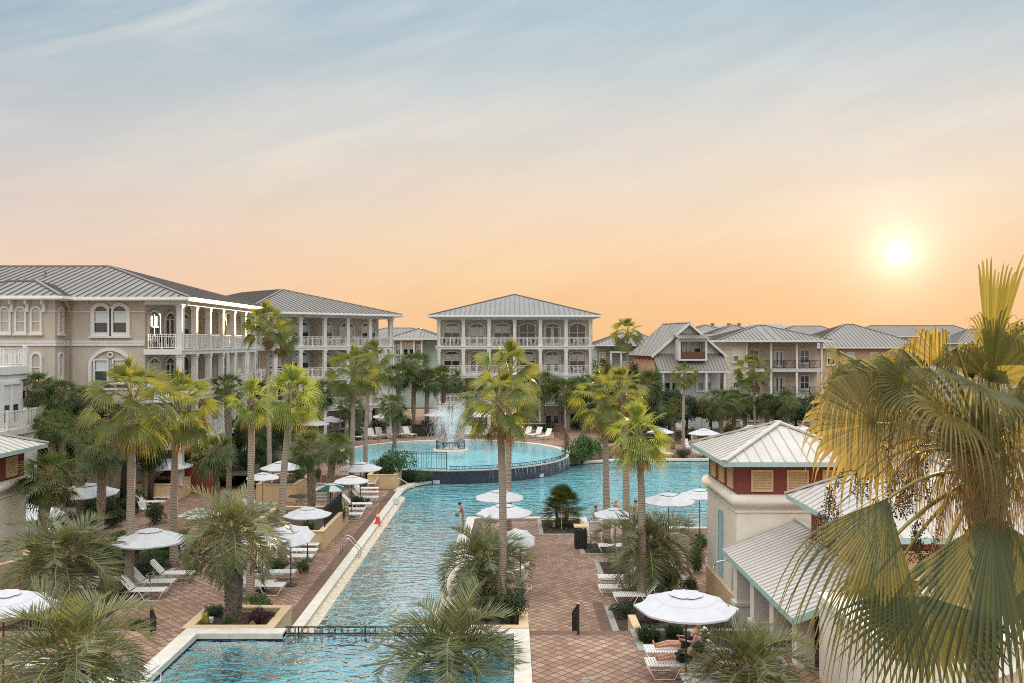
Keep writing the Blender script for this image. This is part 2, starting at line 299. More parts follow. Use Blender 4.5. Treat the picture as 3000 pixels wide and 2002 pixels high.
# ------------------------------------------------------------------ mesh helpers
class MB:
    def __init__(s): s.v = []; s.f = []; s.mi = []; s.sm = []; s.uv = {}
    def add(s, pts): n = len(s.v); s.v.extend([tuple(p) for p in pts]); return n
    def face(s, idx, mi=0, sm=False): s.f.append(tuple(idx)); s.mi.append(mi); s.sm.append(sm)
    def poly(s, pts, mi=0, sm=False): n = s.add(pts); s.face(range(n, n + len(pts)), mi, sm)
    def box(s, x0, y0, z0, x1, y1, z1, mi=0):
        n = s.add([(x0, y0, z0), (x1, y0, z0), (x1, y1, z0), (x0, y1, z0), (x0, y0, z1), (x1, y0, z1), (x1, y1, z1), (x0, y1, z1)])
        for q in ((0, 3, 2, 1), (4, 5, 6, 7), (0, 1, 5, 4), (1, 2, 6, 5), (2, 3, 7, 6), (3, 0, 4, 7)): s.face([n + i for i in q], mi)
        return s
    def bar(s, a, b, wdt, h, mi=0, up=(0, 0, 1)):
        a = Vector(a); b = Vector(b); d = (b - a).normalized(); u = Vector(up)
        sd = d.cross(u)
        if sd.length < 1e-4: sd = d.cross(Vector((1, 0, 0)))
        sd.normalize(); u = sd.cross(d); sd = sd * wdt / 2; u = u * h / 2
        n = s.add([a - sd - u, a + sd - u, a + sd + u, a - sd + u, b - sd - u, b + sd - u, b + sd + u, b - sd + u])
        for q in ((0, 1, 2, 3), (7, 6, 5, 4), (0, 4, 5, 1), (1, 5, 6, 2), (2, 6, 7, 3), (3, 7, 4, 0)): s.face([n + i for i in q], mi)
        return s
    def tube(s, pts, r, n=6, mi=0, cap=True):
        pts = [Vector(p) for p in pts]; k = len(pts); rs = r if isinstance(r, (list, tuple)) else [r] * k
        rings = []
        ref = None
        for i, p in enumerate(pts):
            d = (pts[min(i + 1, k - 1)] - pts[max(i - 1, 0)]).normalized()
            if ref is None:
                ref = d.orthogonal().normalized()
            ref = (ref - d * ref.dot(d))
            if ref.length < 1e-5: ref = d.orthogonal()
            ref.normalize(); o = d.cross(ref)
            rings.append(s.add([p + (ref * cos(2 * pi * j / n) + o * sin(2 * pi * j / n)) * rs[i] for j in range(n)]))
        for i in range(k - 1):
            for j in range(n):
                s.face([rings[i] + j, rings[i] + (j + 1) % n, rings[i + 1] + (j + 1) % n, rings[i + 1] + j], mi, True)
        if cap:
            s.face([rings[0] + n - 1 - j for j in range(n)], mi); s.face([rings[-1] + j for j in range(n)], mi)
        return s
    def lathe(s, prof, n=16, c=(0, 0), mi=0, sm=True):
        rings = [s.add([(c[0] + r * cos(2 * pi * j / n), c[1] + r * sin(2 * pi * j / n), zz) for j in range(n)]) for r, zz in prof]
        for i in range(len(prof) - 1):
            for j in range(n): s.face([rings[i] + j, rings[i] + (j + 1) % n, rings[i + 1] + (j + 1) % n, rings[i + 1] + j], mi, sm)
        return s
    def prism(s, poly, z0, z1, mi=0, top=True, bottom=True):
        k = len(poly); a = s.add([(x, y, z0) for x, y in poly]); b = s.add([(x, y, z1) for x, y in poly])
        for i in range(k): s.face([a + i, a + (i + 1) % k, b + (i + 1) % k, b + i], mi)
        tr = tessellate_polygon([[Vector((x, y, 0)) for x, y in poly]])
        for t3 in tr:
            p = [poly[i] for i in t3]
            if (p[1][0] - p[0][0]) * (p[2][1] - p[0][1]) - (p[1][1] - p[0][1]) * (p[2][0] - p[0][0]) < 0: t3 = t3[::-1]
            if top: s.face([b + i for i in t3], mi)
            if bottom: s.face([a + i for i in t3[::-1]], mi)
        return s
    def sheet(s, loops, zz, mi=0):
        allp = [p for l in loops for p in l]; n = s.add([(x, y, zz) for x, y in allp])
        for t3 in tessellate_polygon([[Vector((x, y, 0)) for x, y in l] for l in loops]):
            p = [allp[i] for i in t3]
            if (p[1][0] - p[0][0]) * (p[2][1] - p[0][1]) - (p[1][1] - p[0][1]) * (p[2][0] - p[0][0]) < 0: t3 = t3[::-1]
            s.face([n + i for i in t3], mi)
        return s
    def ball(s, c, r, n=8, mi=0, sq=(1, 1, 1)):
        k = n // 2 + 1; rings = []
        for i in range(k + 1):
            th = pi * i / k
            rings.append(s.add([(c[0] + r * sq[0] * sin(th) * cos(2 * pi * j / n), c[1] + r * sq[1] * sin(th) * sin(2 * pi * j / n), c[2] - r * sq[2] * cos(th)) for j in range(n)]))
        for i in range(k):
            for j in range(n): s.face([rings[i] + j, rings[i] + (j + 1) % n, rings[i + 1] + (j + 1) % n, rings[i + 1] + j], mi, True)
        return s
    def mesh(s, name, mats):
        me = bpy.data.meshes.new(name); me.from_pydata(s.v, [], s.f)
        for m in (mats if isinstance(mats, (list, tuple)) else [mats]): me.materials.append(M[m] if isinstance(m, str) else m)
        me.polygons.foreach_set('material_index', s.mi); me.polygons.foreach_set('use_smooth', s.sm)
        me.update(); return me
    def build(s, name, mats, parent=None, loc=None, rz=None):
        return link(name, s.mesh(name, mats), parent, loc, rz)
def link(name, me, parent=None, loc=None, rz=None):
    o = bpy.data.objects.new(name, me); COL.objects.link(o)
    if parent is not None: o.parent = parent
    if loc is not None: o.location = loc
    if rz is not None: o.rotation_euler = (0, 0, rz) if not isinstance(rz, (tuple, list)) else rz
    return o
def tag(o, label, cat, group=None):
    o['label'] = label; o['category'] = cat
    if group: o['group'] = group
    return o
def thing(name, label, cat, loc=(0, 0, 0), rz=0.0, group=None):
    o = bpy.data.objects.new(name, None); COL.objects.link(o); o.location = loc; o.rotation_euler = (0, 0, rz)
    o.empty_display_size = .2
    return tag(o, label, cat, group)
def struct(o, kind='structure'): o['kind'] = kind; return o
KIDS = {}
def dup(root, parent=None):
    c = root.copy(); COL.objects.link(c)
    if parent is not None: c.parent = parent
    for ch in root.children: dup(ch, c)
    return c
def G(px, py, zz=0.0):
    Y = (CAMZ - zz) * F / (py - 1001.0); return Vector(((px - 1500) * Y / F, Y, zz))
def D(px, py, Y): return Vector(((px - 1500) * Y / F, Y, CAMZ - (py - 1001) * Y / F))
MESHC = {}
def cached(key, fn):
    if key not in MESHC: MESHC[key] = fn()
    return MESHC[key]
# ================================================================== ground and pools
def arc(cx, cy, r, a0, a1, n): return [(cx + r * cos(radians(a0 + (a1 - a0) * i / n)), cy + r * sin(radians(a0 + (a1 - a0) * i / n))) for i in range(n + 1)]
def offs(poly, d, closed):
    k = len(poly); out = []
    for i in range(k):
        p = Vector(poly[i])
        a = Vector(poly[i - 1]) if (closed or i > 0) else None
        b = Vector(poly[(i + 1) % k]) if (closed or i < k - 1) else None
        n1 = None; n2 = None
        if a is not None: e = (p - a).normalized(); n1 = Vector((e.y, -e.x))
        if b is not None: e = (b - p).normalized(); n2 = Vector((e.y, -e.x))
        if n1 is None: n = n2; sc = 1
        elif n2 is None: n = n1; sc = 1
        else:
            n = (n1 + n2).normalized(); sc = 1 / max(.35, n.dot(n1))
        q = p + n * d * sc; out.append((q.x, q.y))
    return out
def strip(mb, poly, d0, d1, z0, z1, closed=False, mi=0):
    A = offs(poly, d0, closed); B = offs(poly, d1, closed); k = len(poly)
    n = mb.add([(x, y, z1) for x, y in A] + [(x, y, z1) for x, y in B] + [(x, y, z0) for x, y in A] + [(x, y, z0) for x, y in B])
    for i in range(k if closed else k - 1):
        j = (i + 1) % k
        mb.face([n + i, n + k + i, n + k + j, n + j], mi)
        mb.face([n + 2 * k + i, n + i, n + j, n + 2 * k + j], mi)
        mb.face([n + k + i, n + 3 * k + i, n + 3 * k + j, n + k + j], mi)
    if not closed:
        for i, fl in ((0, 0), (k - 1, 1)):
            q = [n + i, n + 2 * k + i, n + 3 * k + i, n + k + i]; mb.face(q if not fl else q[::-1], mi)
    return mb
def walls(mb, poly, z0, z1, mi=0, closed=True, flip=False):
    k = len(poly)
    for i in range(k if closed else k - 1):
        a = poly[i]; b = poly[(i + 1) % k]
        q = [(a[0], a[1], z0), (b[0], b[1], z0), (b[0], b[1], z1), (a[0], a[1], z1)]
        mb.poly(q[::-1] if flip else q, mi)
    return mb
POOL = [(-7.6, 28.3), (-2.6, 28.3), (-2.6, 52.3), (4.3, 52.3), (4.3, 49.5), (27, 49.5), (27, 78), (10.5, 78), (9, 77.7), (7.6, 76.9), (6.2, 76.3), (4.2, 76.2), (-5, 76), (-5, 66.4), (-6.1, 65.6), (-7.0, 64.4), (-7.5, 63.0), (-7.6, 61.4)]
BIG = [(-1500, -60), (1500, -60), (1500, 3000), (-1500, 3000)]
struct(MB().sheet([BIG, POOL[::-1]], -.03).build('ground', 'ground'))
mb = MB(); mb.sheet([POOL], -.78); struct(mb.build('pool_floor', 'pool_floor'))
mb = MB(); k = len(POOL)
for i in range(k):
    a, b = POOL[i], POOL[(i + 1) % k]
    far = i in (6, 7, 8, 9, 10, 13, 14, 15, 16)
    walls(mb, [a, b], -.78, -.22 if far else -.0, 0, False, True)
    if far: walls(mb, [a, b], -.22, 0, 1, False, True)
struct(mb.build('pool_wall', ['pool_side', 'navy']))
struct(MB().sheet([POOL], -.15).build('water', 'water'))
mb = MB(); mb.poly([(-7.6, 28.3, -.04), (-7.12, 28.3, -.17), (-7.12, 60, -.17), (-7.6, 60, -.04)]); mb.poly([(-2.6, 28.3, -.04), (-2.6, 48.4, -.04), (-3.0, 48.4, -.17), (-3.0, 28.3, -.17)]); struct(mb.build('pool_edge', 'pool_side'))
# bench step the girl stands on
struct(MB().box(-3.15, 48.5, -.75, -2.62, 52.2, -.17).build('pool_step', 'pool_side'))
mb = MB()
for i in range(3): mb.box(-7.58, 60.3 - .4 * i, -.77, -5.6, 60.66 - .4 * i, -.2 - .16 * i); mb.box(-7.58, 60.27 - .4 * i, -.2 - .16 * i, -5.6, 60.33 - .4 * i, -.18 - .16 * i, 1)
struct(mb.build('pool_steps', ['pool_floor', 'navy']))
mb = MB()
strip(mb, [(-7.6, 61.4), (-7.6, 28.3)], -.05, .38, -.1, .07)                 # outside is to the right of travel
struct(mb.build('pool_coping', 'coping'))
def cop(pts, w_=.42):
    struct(strip(MB(), pts, -.05, w_, -.1, .07).build('pool_coping', 'coping'))
cop([(-5.2, 66.2), (-6.1, 65.6), (-7.0, 64.4), (-7.5, 63.0), (-7.6, 61.45)], .6)
cop([(-2.6, 28.3), (-2.6, 52.3), (4.3, 52.3), (4.3, 49.5), (27, 49.5)])
cop([(27, 78), (10.5, 78), (9, 77.7), (7.6, 76.9), (6.2, 76.3), (4.6, 76.0)], .5)
# decks at the middle level
struct(MB().sheet([[(-22.5, 28.9), (-8.02, 28.9), (-8.02, 62.4), (-22.5, 62.4)]], 0).build('brick_deck', 'brick'))
struct(MB().sheet([[(-2.18, 28.9), (30, 28.9), (30, 49.08), (3.88, 49.08), (3.88, 51.88), (-2.18, 51.88)]], 0).build('brick_deck', 'brick'))
struct(MB().sheet([[(9.0, 78.5), (40, 78.5), (40, 90), (9.0, 90)]], 0).build('brick_deck', 'brick'))
mb = MB()
for q in ([(-8.52, 28.9), (-8.02, 28.9), (-8.02, 62.2), (-8.52, 62.2)], [(-2.18, 28.9), (-1.75, 28.9), (-1.75, 51.45), (-2.18, 51.45)], [(-2.18, 51.45), (3.88, 51.45), (3.88, 51.88), (-2.18, 51.88)], [(3.2, 28.9), (3.6, 28.9), (3.6, 35.4), (3.2, 35.4)]): mb.sheet([q], .004)
struct(mb.build('paver_border', 'brick_edge'))
# near raised deck with the foreground pool
NP = [(-9.8, 13), (.12, 13), (.12, 27.5), (-2.6, 27.5), (-2.6, 27.96), (-7.1, 27.96), (-7.1, 27.5), (-9.8, 27.5)]
mb = MB(); mb.sheet([[(-26, 6), (26, 6), (26, 27.9), (-2.6, 27.9), (-2.6, 27.5), (.12, 27.5), (.12, 13), (-9.8, 13), (-9.8, 27.5), (-7.1, 27.5), (-7.1, 27.9), (-26, 27.9)]], 1.3)
struct(mb.build('raised_brick_deck', 'brick'))
struct(walls(MB(), [(-26, 27.9), (-10.4, 27.9)], -.03, 1.3, 0, False, True).build('retaining_wall', 'tan'))
mb = MB(); walls(mb, NP, .35, 1.02, 0, True, True)
for i in range(8):
    if i == 4: walls(mb, [NP[4], NP[5]], 1.02, 1.15, 0, False, True)
    elif i in (3, 5): walls(mb, [NP[i], NP[i + 1]], 1.02, 1.3, 2, False, True)
    else: walls(mb, [NP[i], NP[(i + 1) % 8]], 1.02, 1.3, 1, False, True)
struct(mb.build('pool_wall', ['pool_floor', 'navy', 'coping']))
mb = MB(); mb.sheet([NP], .35)
for i in range(3):
    x1 = -8.55 + .62 * i
    mb.box(-9.79, 13.1, .36, x1, 27.45 - .0 * i, .98 - .2 * i); mb.box(x1, 13.1, .955 - .2 * i, x1 + .05, 27.45, .985 - .2 * i, 1)
struct(mb.build('pool_floor', ['pool_floor', 'navy']))
struct(MB().sheet([NP], 1.16).build('water', 'water_near'))
mb = MB(); strip(mb, [(-7.1, 27.5), (-9.8, 27.5), (-9.8, 13)], -.06, .45, 1.2, 1.37); struct(mb.build('pool_coping', 'coping'))
mb = MB(); strip(mb, [(.12, 13), (.12, 27.5), (-2.6, 27.5)], -.06, .42, 1.2, 1.37); struct(mb.build('pool_coping', 'coping'))
mb = MB(); mb.box(-7.1, 27.965, -.78, -2.6, 28.3, 1.12); struct(mb.build('overflow_wall', 'bluetile'))
mb = MB()
for i in range(3): mb.box(.55, 27.9 + .38 * i, 0, 12, 28.28 + .38 * i, .98 - .325 * i, 0)
mb.box(.55, 27.5, 1.301, 12, 27.9, 1.306, 1)
struct(mb.build('steps', ['kerb', 'brick_edge']))
mb = MB()
for i in range(3): mb.box(-16, 27.9 + .38 * i, 0, -10.45, 28.28 + .38 * i, .98 - .325 * i)
struct(mb.build('steps', 'kerb'))
# far raised deck with the round pool
CX, CY, CR = -5.0, 75.4, 9.5
out = [(-17.5, 63), (-10.6, 63)] + arc(CX, CY, 9.95, 232, -2, 40)[0:] + [(7, 77.4), (10, 82), (10.2, 125), (-17.5, 125)]
mb = MB(); mb.sheet([out], .9); walls(mb, [out[0], out[1], out[2]], -.03, .9, 0, False); walls(mb, out[42:46], -.03, .9, 0, False)
struct(mb.build('upper_brick_deck', 'brick'))
struct(MB().sheet([[(-60, 63), (-17.51, 63), (-17.51, 125), (-60, 125)]], .88).build('planting_bed', 'ground'))
C64 = arc(CX, CY, CR, 0, 360, 72)[:-1]
mb = MB(); mb.sheet([C64], .25); walls(mb, C64, .25, .9, 0, True, True)
for i, rr_ in enumerate((8.9, 8.35, 7.8)):
    ring = arc(CX, CY, rr_, 20, 175, 40); strip(mb, ring, 0, .07, .3, .80 - .12 * i, False, 1)
struct(mb.build('round_pool_floor', ['pool_floor_far', 'navy']))
struct(MB().sheet([C64], .86).build('water', 'water_far'))
struct(strip(MB(), arc(CX, CY, CR, 0, 222, 50), -.05, .5, .8, .98).build('pool_coping', 'coping'))
# round pool front: navy tile overflow wall
mb = MB(); A = arc(CX, CY, 9.8, 218, 362, 60); mb2 = bmesh.new(); uvl = mb2.loops.layers.uv.new('UVMap')
for i in range(60):
    a, b = A[i], A[i + 1]; s0 = i * 144 / 60 * pi / 180 * 9.8; s1 = (i + 1) * 144 / 60 * pi / 180 * 9.8
    vs = [mb2.verts.new(p) for p in ((a[0], a[1], -.75), (b[0], b[1], -.75), (b[0], b[1], .82), (a[0], a[1], .82))]
    f = mb2.faces.new(vs)
    for l, uv in zip(f.loops, ((s0, 0), (s1, 0), (s1, 1.57), (s0, 1.57))): l[uvl].uv = uv
me = bpy.data.meshes.new('tiled_wall'); mb2.to_mesh(me); me.materials.append(M['bluetile'])
tw = tag(link('tiled_pool_wall', me), 'curved navy tiled wall of the round pool with water trickling down', 'pool wall')
mb = MB(); strip(mb, arc(CX, CY, 9.5, 218, 362, 60), .0, .33, .8, .868); mb.build('wall_cap', 'concrete', tw)
mb = MB()
for i in range(46):
    a = 285 + 72 * rnd.random() ** .7; ln = .5 + .5 * rnd.random(); wd = .004 + .007 * rnd.random()
    p = Vector((CX + 9.87 * cos(radians(a)), CY + 9.87 * sin(radians(a)), 0)); t_ = Vector((-sin(radians(a)), cos(radians(a)), 0))
    n_ = Vector((cos(radians(a)), sin(radians(a)), 0)); sk = t_ * rnd.uniform(-.12, .12)
    for q in range(2):
        o_ = t_ * rnd.uniform(-.05, .05)
        mb.tube([p + o_ + Vector((0, 0, .83)), p + o_ + n_ * .05 + sk * .4 + Vector((0, 0, .83 - ln * .4)), p + o_ + n_ * .07 + sk + Vector((0, 0, max(-.14, .83 - ln)))], [wd * .5, wd, wd * .3], 4, 0, False)
mb.build('waterfall', 'spray', tw)
# concrete walk on the left, beds
struct(MB().sheet([[(-28.6, 34), (-26.2, 34), (-26.2, 66), (-28.6, 66)]], .0).build('path', 'concrete'))
def bed(x0, y0, x1, y1, zz=0.0, kerb=True):
    if kerb: struct(strip(MB(), [(x0, y0), (x1, y0), (x1, y1), (x0, y1)], -.0, .24, zz - .02, zz + .03, True).build('kerb', 'kerb'))
    struct(MB().sheet([[(x0, y0), (x1, y0), (x1, y1), (x0, y1)]], zz + .02).build('planting_bed', 'soil'))
BEDS = [(-22.4, 30.5, -15.2, 37.4), (-20.6, 39.2, -15.6, 44.8), (-12.4, 39.6, -10.4, 41.6), (3.85, 29.6, 8.1, 34.6), (4.1, 38.8, 7.4, 41.8), (1.7, 47.9, 4.0, 51.6), (3.6, 43.5, 6.3, 45.6), (-10.4, 55.4, -9.3, 58.5)]
for b_ in BEDS: bed(*b_)
bed(3.95, 26.3, 9.5, 27.8, 1.3)
bed(-.2 - 2.1, 30.6, -.1, 35.6)
def planter(label, x0, y0, x1, y1, z1, z0=0.0):
    t = thing('planter', label, 'planter', ((x0 + x1) / 2, (y0 + y1) / 2, z0))
    mb = MB(); P_ = [(x0 - t.location.x, y0 - t.location.y), (x1 - t.location.x, y0 - t.location.y), (x1 - t.location.x, y1 - t.location.y), (x0 - t.location.x, y1 - t.location.y)]
    strip(mb, P_, -.26, 0, 0, z1 - z0, True); mb.build('wall', 'tan', t)
    mb = MB(); strip(mb, P_, -.28, .03, z1 - z0 + .002, z1 - z0 + .05, True); mb.build('cap', 'tan', t)
    mb = MB(); mb.sheet([offs(P_, -.27, True)], z1 - z0 - .12); mb.build('soil', 'soil', t)
    return t
planter('tan planter box at the head of the foreground pool, holding one thick palm', -10.4, 28.02, -7.55, 30.4, 1.32)
planter('tan planter box beside the wide walk at the end of the foreground pool', -2.55, 28.02, .5, 30.0, 1.32)
planter('long tan planter wall beside the left walkway with trailing plants over its rim', -13.6, 44.2, -9.4, 51, .9)
planter('tan planter below the big green shrub at the corner of the round pool', -10.2, 62.6, -8.15, 65.5, .95)
planter('tan planter left of the dark steps, under a pair of white umbrellas', -16.6, 57.6, -14.0, 62.3, 1.1)
planter('low tan planter wall in shade behind the left rows of loungers', -24.8, 57.2, -21.9, 60.5, 1.15)
planter('low tan wall behind the couple on the loungers', -14.2, 43.0, -11.8, 43.9, .95)
mb = MB(); mb.box(3.85, 27.95, 0, 4.1, 29.5, 1.32)
tag(mb.build('retaining_wall', 'tan'), 'short tan retaining wall at the step, right of the brick walk', 'wall')
mb = MB()
for i in range(6): mb.box(-13.4, 57.4 + .38 * i, 0, -11.6, 57.78 + .38 * i, .15 * (i + 1))
t = tag(mb.build('staircase', 'kerb'), 'short flight of dark steps going up to the round pool terrace', 'steps')

# ================================================================== building kit
def wthing(name, mb, mats, parent, **k): return mb.build(name, mats, parent, **k)
def arch_pts(w_, h, rise, n=8):
    if rise <= 0: return [(-w_ / 2, 0), (w_ / 2, 0), (w_ / 2, h), (-w_ / 2, h)]
    pts = [(-w_ / 2, 0), (w_ / 2, 0)]
    hs = h - rise; Rr = (w_ * w_ / 4 + rise * rise) / (2 * rise); a0 = math.asin(min(1, (w_ / 2) / Rr))
    if rise > w_ / 2 - 1e-3: a0 = pi / 2
    for i in range(n + 1):
        a = a0 - 2 * a0 * i / n; pts.append((Rr * sin(a), h - Rr + Rr * cos(a)))
    return pts
def ring_panel(mb, outer, inner, y0, y1, mi=0):
    """frame between two outlines; front at y0, back at y1 (local x,z plane, front faces -y)"""
    k = len(outer); a = mb.add([(x, y0, zz) for x, zz in outer]); b = mb.add([(x, y0, zz) for x, zz in inner]); c = mb.add([(x, y1, zz) for x, zz in outer]); d = mb.add([(x, y1, zz) for x, zz in inner])
    for i in range(k):
        j = (i + 1) % k
        mb.face([a + i, a + j, b + j, b + i], mi); mb.face([a + i, c + i, c + j, a + j], mi); mb.face([b + i, b + j, d + j, d + i], mi)
def win_meshes(w_, h, rise, tr=.14, door=False, mull=1):
    def fr():
        mb = MB(); inner = arch_pts(w_, h, rise); outer = arch_pts(w_ + 2 * tr, h + (tr if door else 2 * tr), rise * 1.12 if rise else 0)
        outer = [(x, zz - (0 if door else tr)) for x, zz in outer]
        ring_panel(mb, outer, inner, -.10, .02)
        for q in range(mull):
            xx = -w_ / 2 + w_ * (q + 1) / (mull + 1); mb.box(xx - .045, -.05, 0.02, xx + .045, .0, h - (rise * .5 if rise else .02))
        hs = h - rise
        mb.box(-w_ / 2, -.045, (hs if door else hs * .5) - .04, w_ / 2, -.002, (hs if door else hs * .5) + .04)
        if door:
            for s_ in (-1, 1):
                mb.box(s_ * w_ / 4 - w_ / 4 + .02, -.04, .02, s_ * w_ / 4 - w_ / 4 + .16, -.003, hs - .05); mb.box(s_ * w_ / 4 + w_ / 4 - .16, -.04, .02, s_ * w_ / 4 + w_ / 4 - .02, -.003, hs - .05)
                mb.box(s_ * w_ / 4 - w_ / 4 + .16, -.04, .02, s_ * w_ / 4 + w_ / 4 - .16, -.003, .3)
        else: mb.box(-w_ / 2 - tr - .08, -.18, -tr - .12, w_ / 2 + tr + .08, .02, -tr)
        return mb.mesh('frame', 'white')
    def pn():
        mb = MB(); mb.poly([(x, 0.012, zz) for x, zz in arch_pts(w_, h, rise)]); return mb.mesh('pane', 'glass')
    def bl():
        mb = MB(); hs = h - rise; mb.poly([(-w_ / 2 + .03, .006, hs * .52), (w_ / 2 - .03, .006, hs * .52), (w_ / 2 - .03, .006, hs), (-w_ / 2 + .03, .006, hs)]); return mb.mesh('blind', 'blind')
    key = (round(w_, 2), round(h, 2), round(rise, 2), tr, door, mull)
    return cached(('f',) + key, fr), cached(('p',) + key, pn), cached(('b',) + key, bl)
def window(parent, loc, w_, h, rise=0, door=False, rz=0.0, blind=True, tr=.14, mull=1):
    f, p, b = win_meshes(w_, h, rise, tr, door, mull)
    o = link('door' if door else 'window', f, parent, loc, rz)
    link('pane', p, o)
    if blind: link('curtain' if door else 'blind', b, o)
    return o
def rail_mesh(L, h=1.0, fancy=True, matn='white_metal', pitch=.14):
    def mk():
        mb = MB(); mb.box(0, -.03, h - .05, L, .03, h); mb.box(0, -.02, .08, L, .02, .12)
        if fancy: mb.box(0, -.018, h - .2, L, .018, h - .165)
        n = max(2, int(L / pitch))
        for i in range(n + 1):
            x = L * i / n; t_ = .012 if fancy else .017
            mb.box(x - t_, -t_, .12, x + t_, t_, h - .05)
            if fancy and i < n and i % 3 == 1:
                a = (x + .005, 0, .2); b = (x + pitch * .95, 0, .5); c = (x + .005, 0, .8)
                mb.bar(a, b, .02, .02, up=(0, 1, 0)); mb.bar(b, c, .02, .02, up=(0, 1, 0))
        for x in (0, L / 2, L): mb.box(x - .03, -.03, 0, x + .03, .03, h)
        return mb.mesh('railing', matn)
    return cached(('rail', round(L, 2), h, fancy, matn, pitch), mk)
def column_mesh(h, w_=.36):
    def mk():
        mb = MB(); q = w_ / 2; mb.box(-q, -q, 0, q, q, h)
        mb.box(-q - .05, -q - .05, h - .16, q + .05, q + .05, h - .001); mb.box(-q - .03, -q - .03, h - .28, q + .03, q + .03, h - .22); mb.box(-q - .04, -q - .04, .001, q + .04, q + .04, .16)
        return mb.mesh('column', 'white')
    return cached(('col', round(h, 2), w_), mk)
def roof_plane(mb, P, eave_a, eave_b, seam=.55, rib=.06, rmi=1, mi=0, ribw=.05):
    """P: polygon (3 or 4 verts) whose first edge is the eave; adds ribs running up the slope"""
    P = [Vector(p) for p in P]; mb.poly(P, mi)
    e = (P[1] - P[0]); L = e.length; e.normalize(); n = (P[1] - P[0]).cross(P[-1] - P[0]).normalized(); up = n.cross(e)
    H = (P[-1] - P[0]).dot(up)
    k = int(L / seam); off = (L - k * seam) / 2
    for i in range(k + 1):
        u = off + i * seam
        lo, hi = 0.0, None
        # clip line u=const against polygon in (u,v)
        uv = [((p - P[0]).dot(e), (p - P[0]).dot(up)) for p in P]; vs = []
        for a in range(len(uv)):
            b = (a + 1) % len(uv); (ua, va), (ub, vb) = uv[a], uv[b]
            if (ua - u) * (ub - u) < 0: vs.append(va + (vb - va) * (u - ua) / (ub - ua))
        if len(vs) < 2: continue
        v0, v1 = min(vs), max(vs)
        if v1 - v0 < .2: continue
        a = P[0] + e * u + up * (v0 + .01) + n * rib / 2; b = P[0] + e * u + up * (v1 - .02) + n * rib / 2
        mb.bar(a, b, ribw, rib, rmi, up=n)
def hip_roof(parent, x0, y0, x1, y1, ze, rise, mats=('roof', 'roof_rib'), seam=.55, fascia='white', fh=.22, axis=None, rib=.06, ribw=.05, gutter=True):
    w_, d = x1 - x0, y1 - y0
    if axis is None: axis = 'y' if d >= w_ else 'x'
    if axis == 'y': h = w_ / 2; r0 = (x0 + h, y0 + h, ze + rise); r1 = (x0 + h, max(y0 + h, y1 - h), ze + rise)
    else: h = d / 2; r0 = (x0 + h, y0 + h, ze + rise); r1 = (max(x0 + h, x1 - h), y0 + h, ze + rise)
    a, b, c, e = (x0, y0, ze), (x1, y0, ze), (x1, y1, ze), (x0, y1, ze)
    mb = MB()
    if axis == 'y': planes = [[a, b, r0], [b, c, r1, r0], [c, e, r1], [e, a, r0, r1]]
    else: planes = [[a, b, r1, r0], [b, c, r1], [c, e, r0, r1], [e, a, r0]]
    pl = []
    for p in planes:
        q = []
        for v in p:
            if not q or (Vector(v) - Vector(q[-1])).length > 1e-4: q.append(v)
        pl.append(q); roof_plane(mb, q, None, None, seam, rib, 1, 0, ribw)
    for v in ((a, r0), (b, r0 if axis == 'y' else r1), (c, r1), (e, r1 if axis == 'y' else r0)): mb.bar(Vector(v[0]) + Vector((0, 0, .05)), Vector(v[1]) + Vector((0, 0, .05)), .22, .07, 0)
    if (Vector(r0) - Vector(r1)).length > .1: mb.bar(Vector(r0) + Vector((0, 0, .05)), Vector(r1) + Vector((0, 0, .05)), .24, .07, 0)
    rf = mb.build('roof', list(mats), parent)
    mb = MB(); loop = [(x0, y0), (x1, y0), (x1, y1), (x0, y1)]
    strip(mb, loop, -.08, .0, ze - fh, ze + .0, True); mb.sheet([offs(loop, -.08, True)[::-1]], ze - fh + .03)
    mb.build('fascia', fascia, rf)
    return rf
def label_part(o, l): o['label'] = l; return o
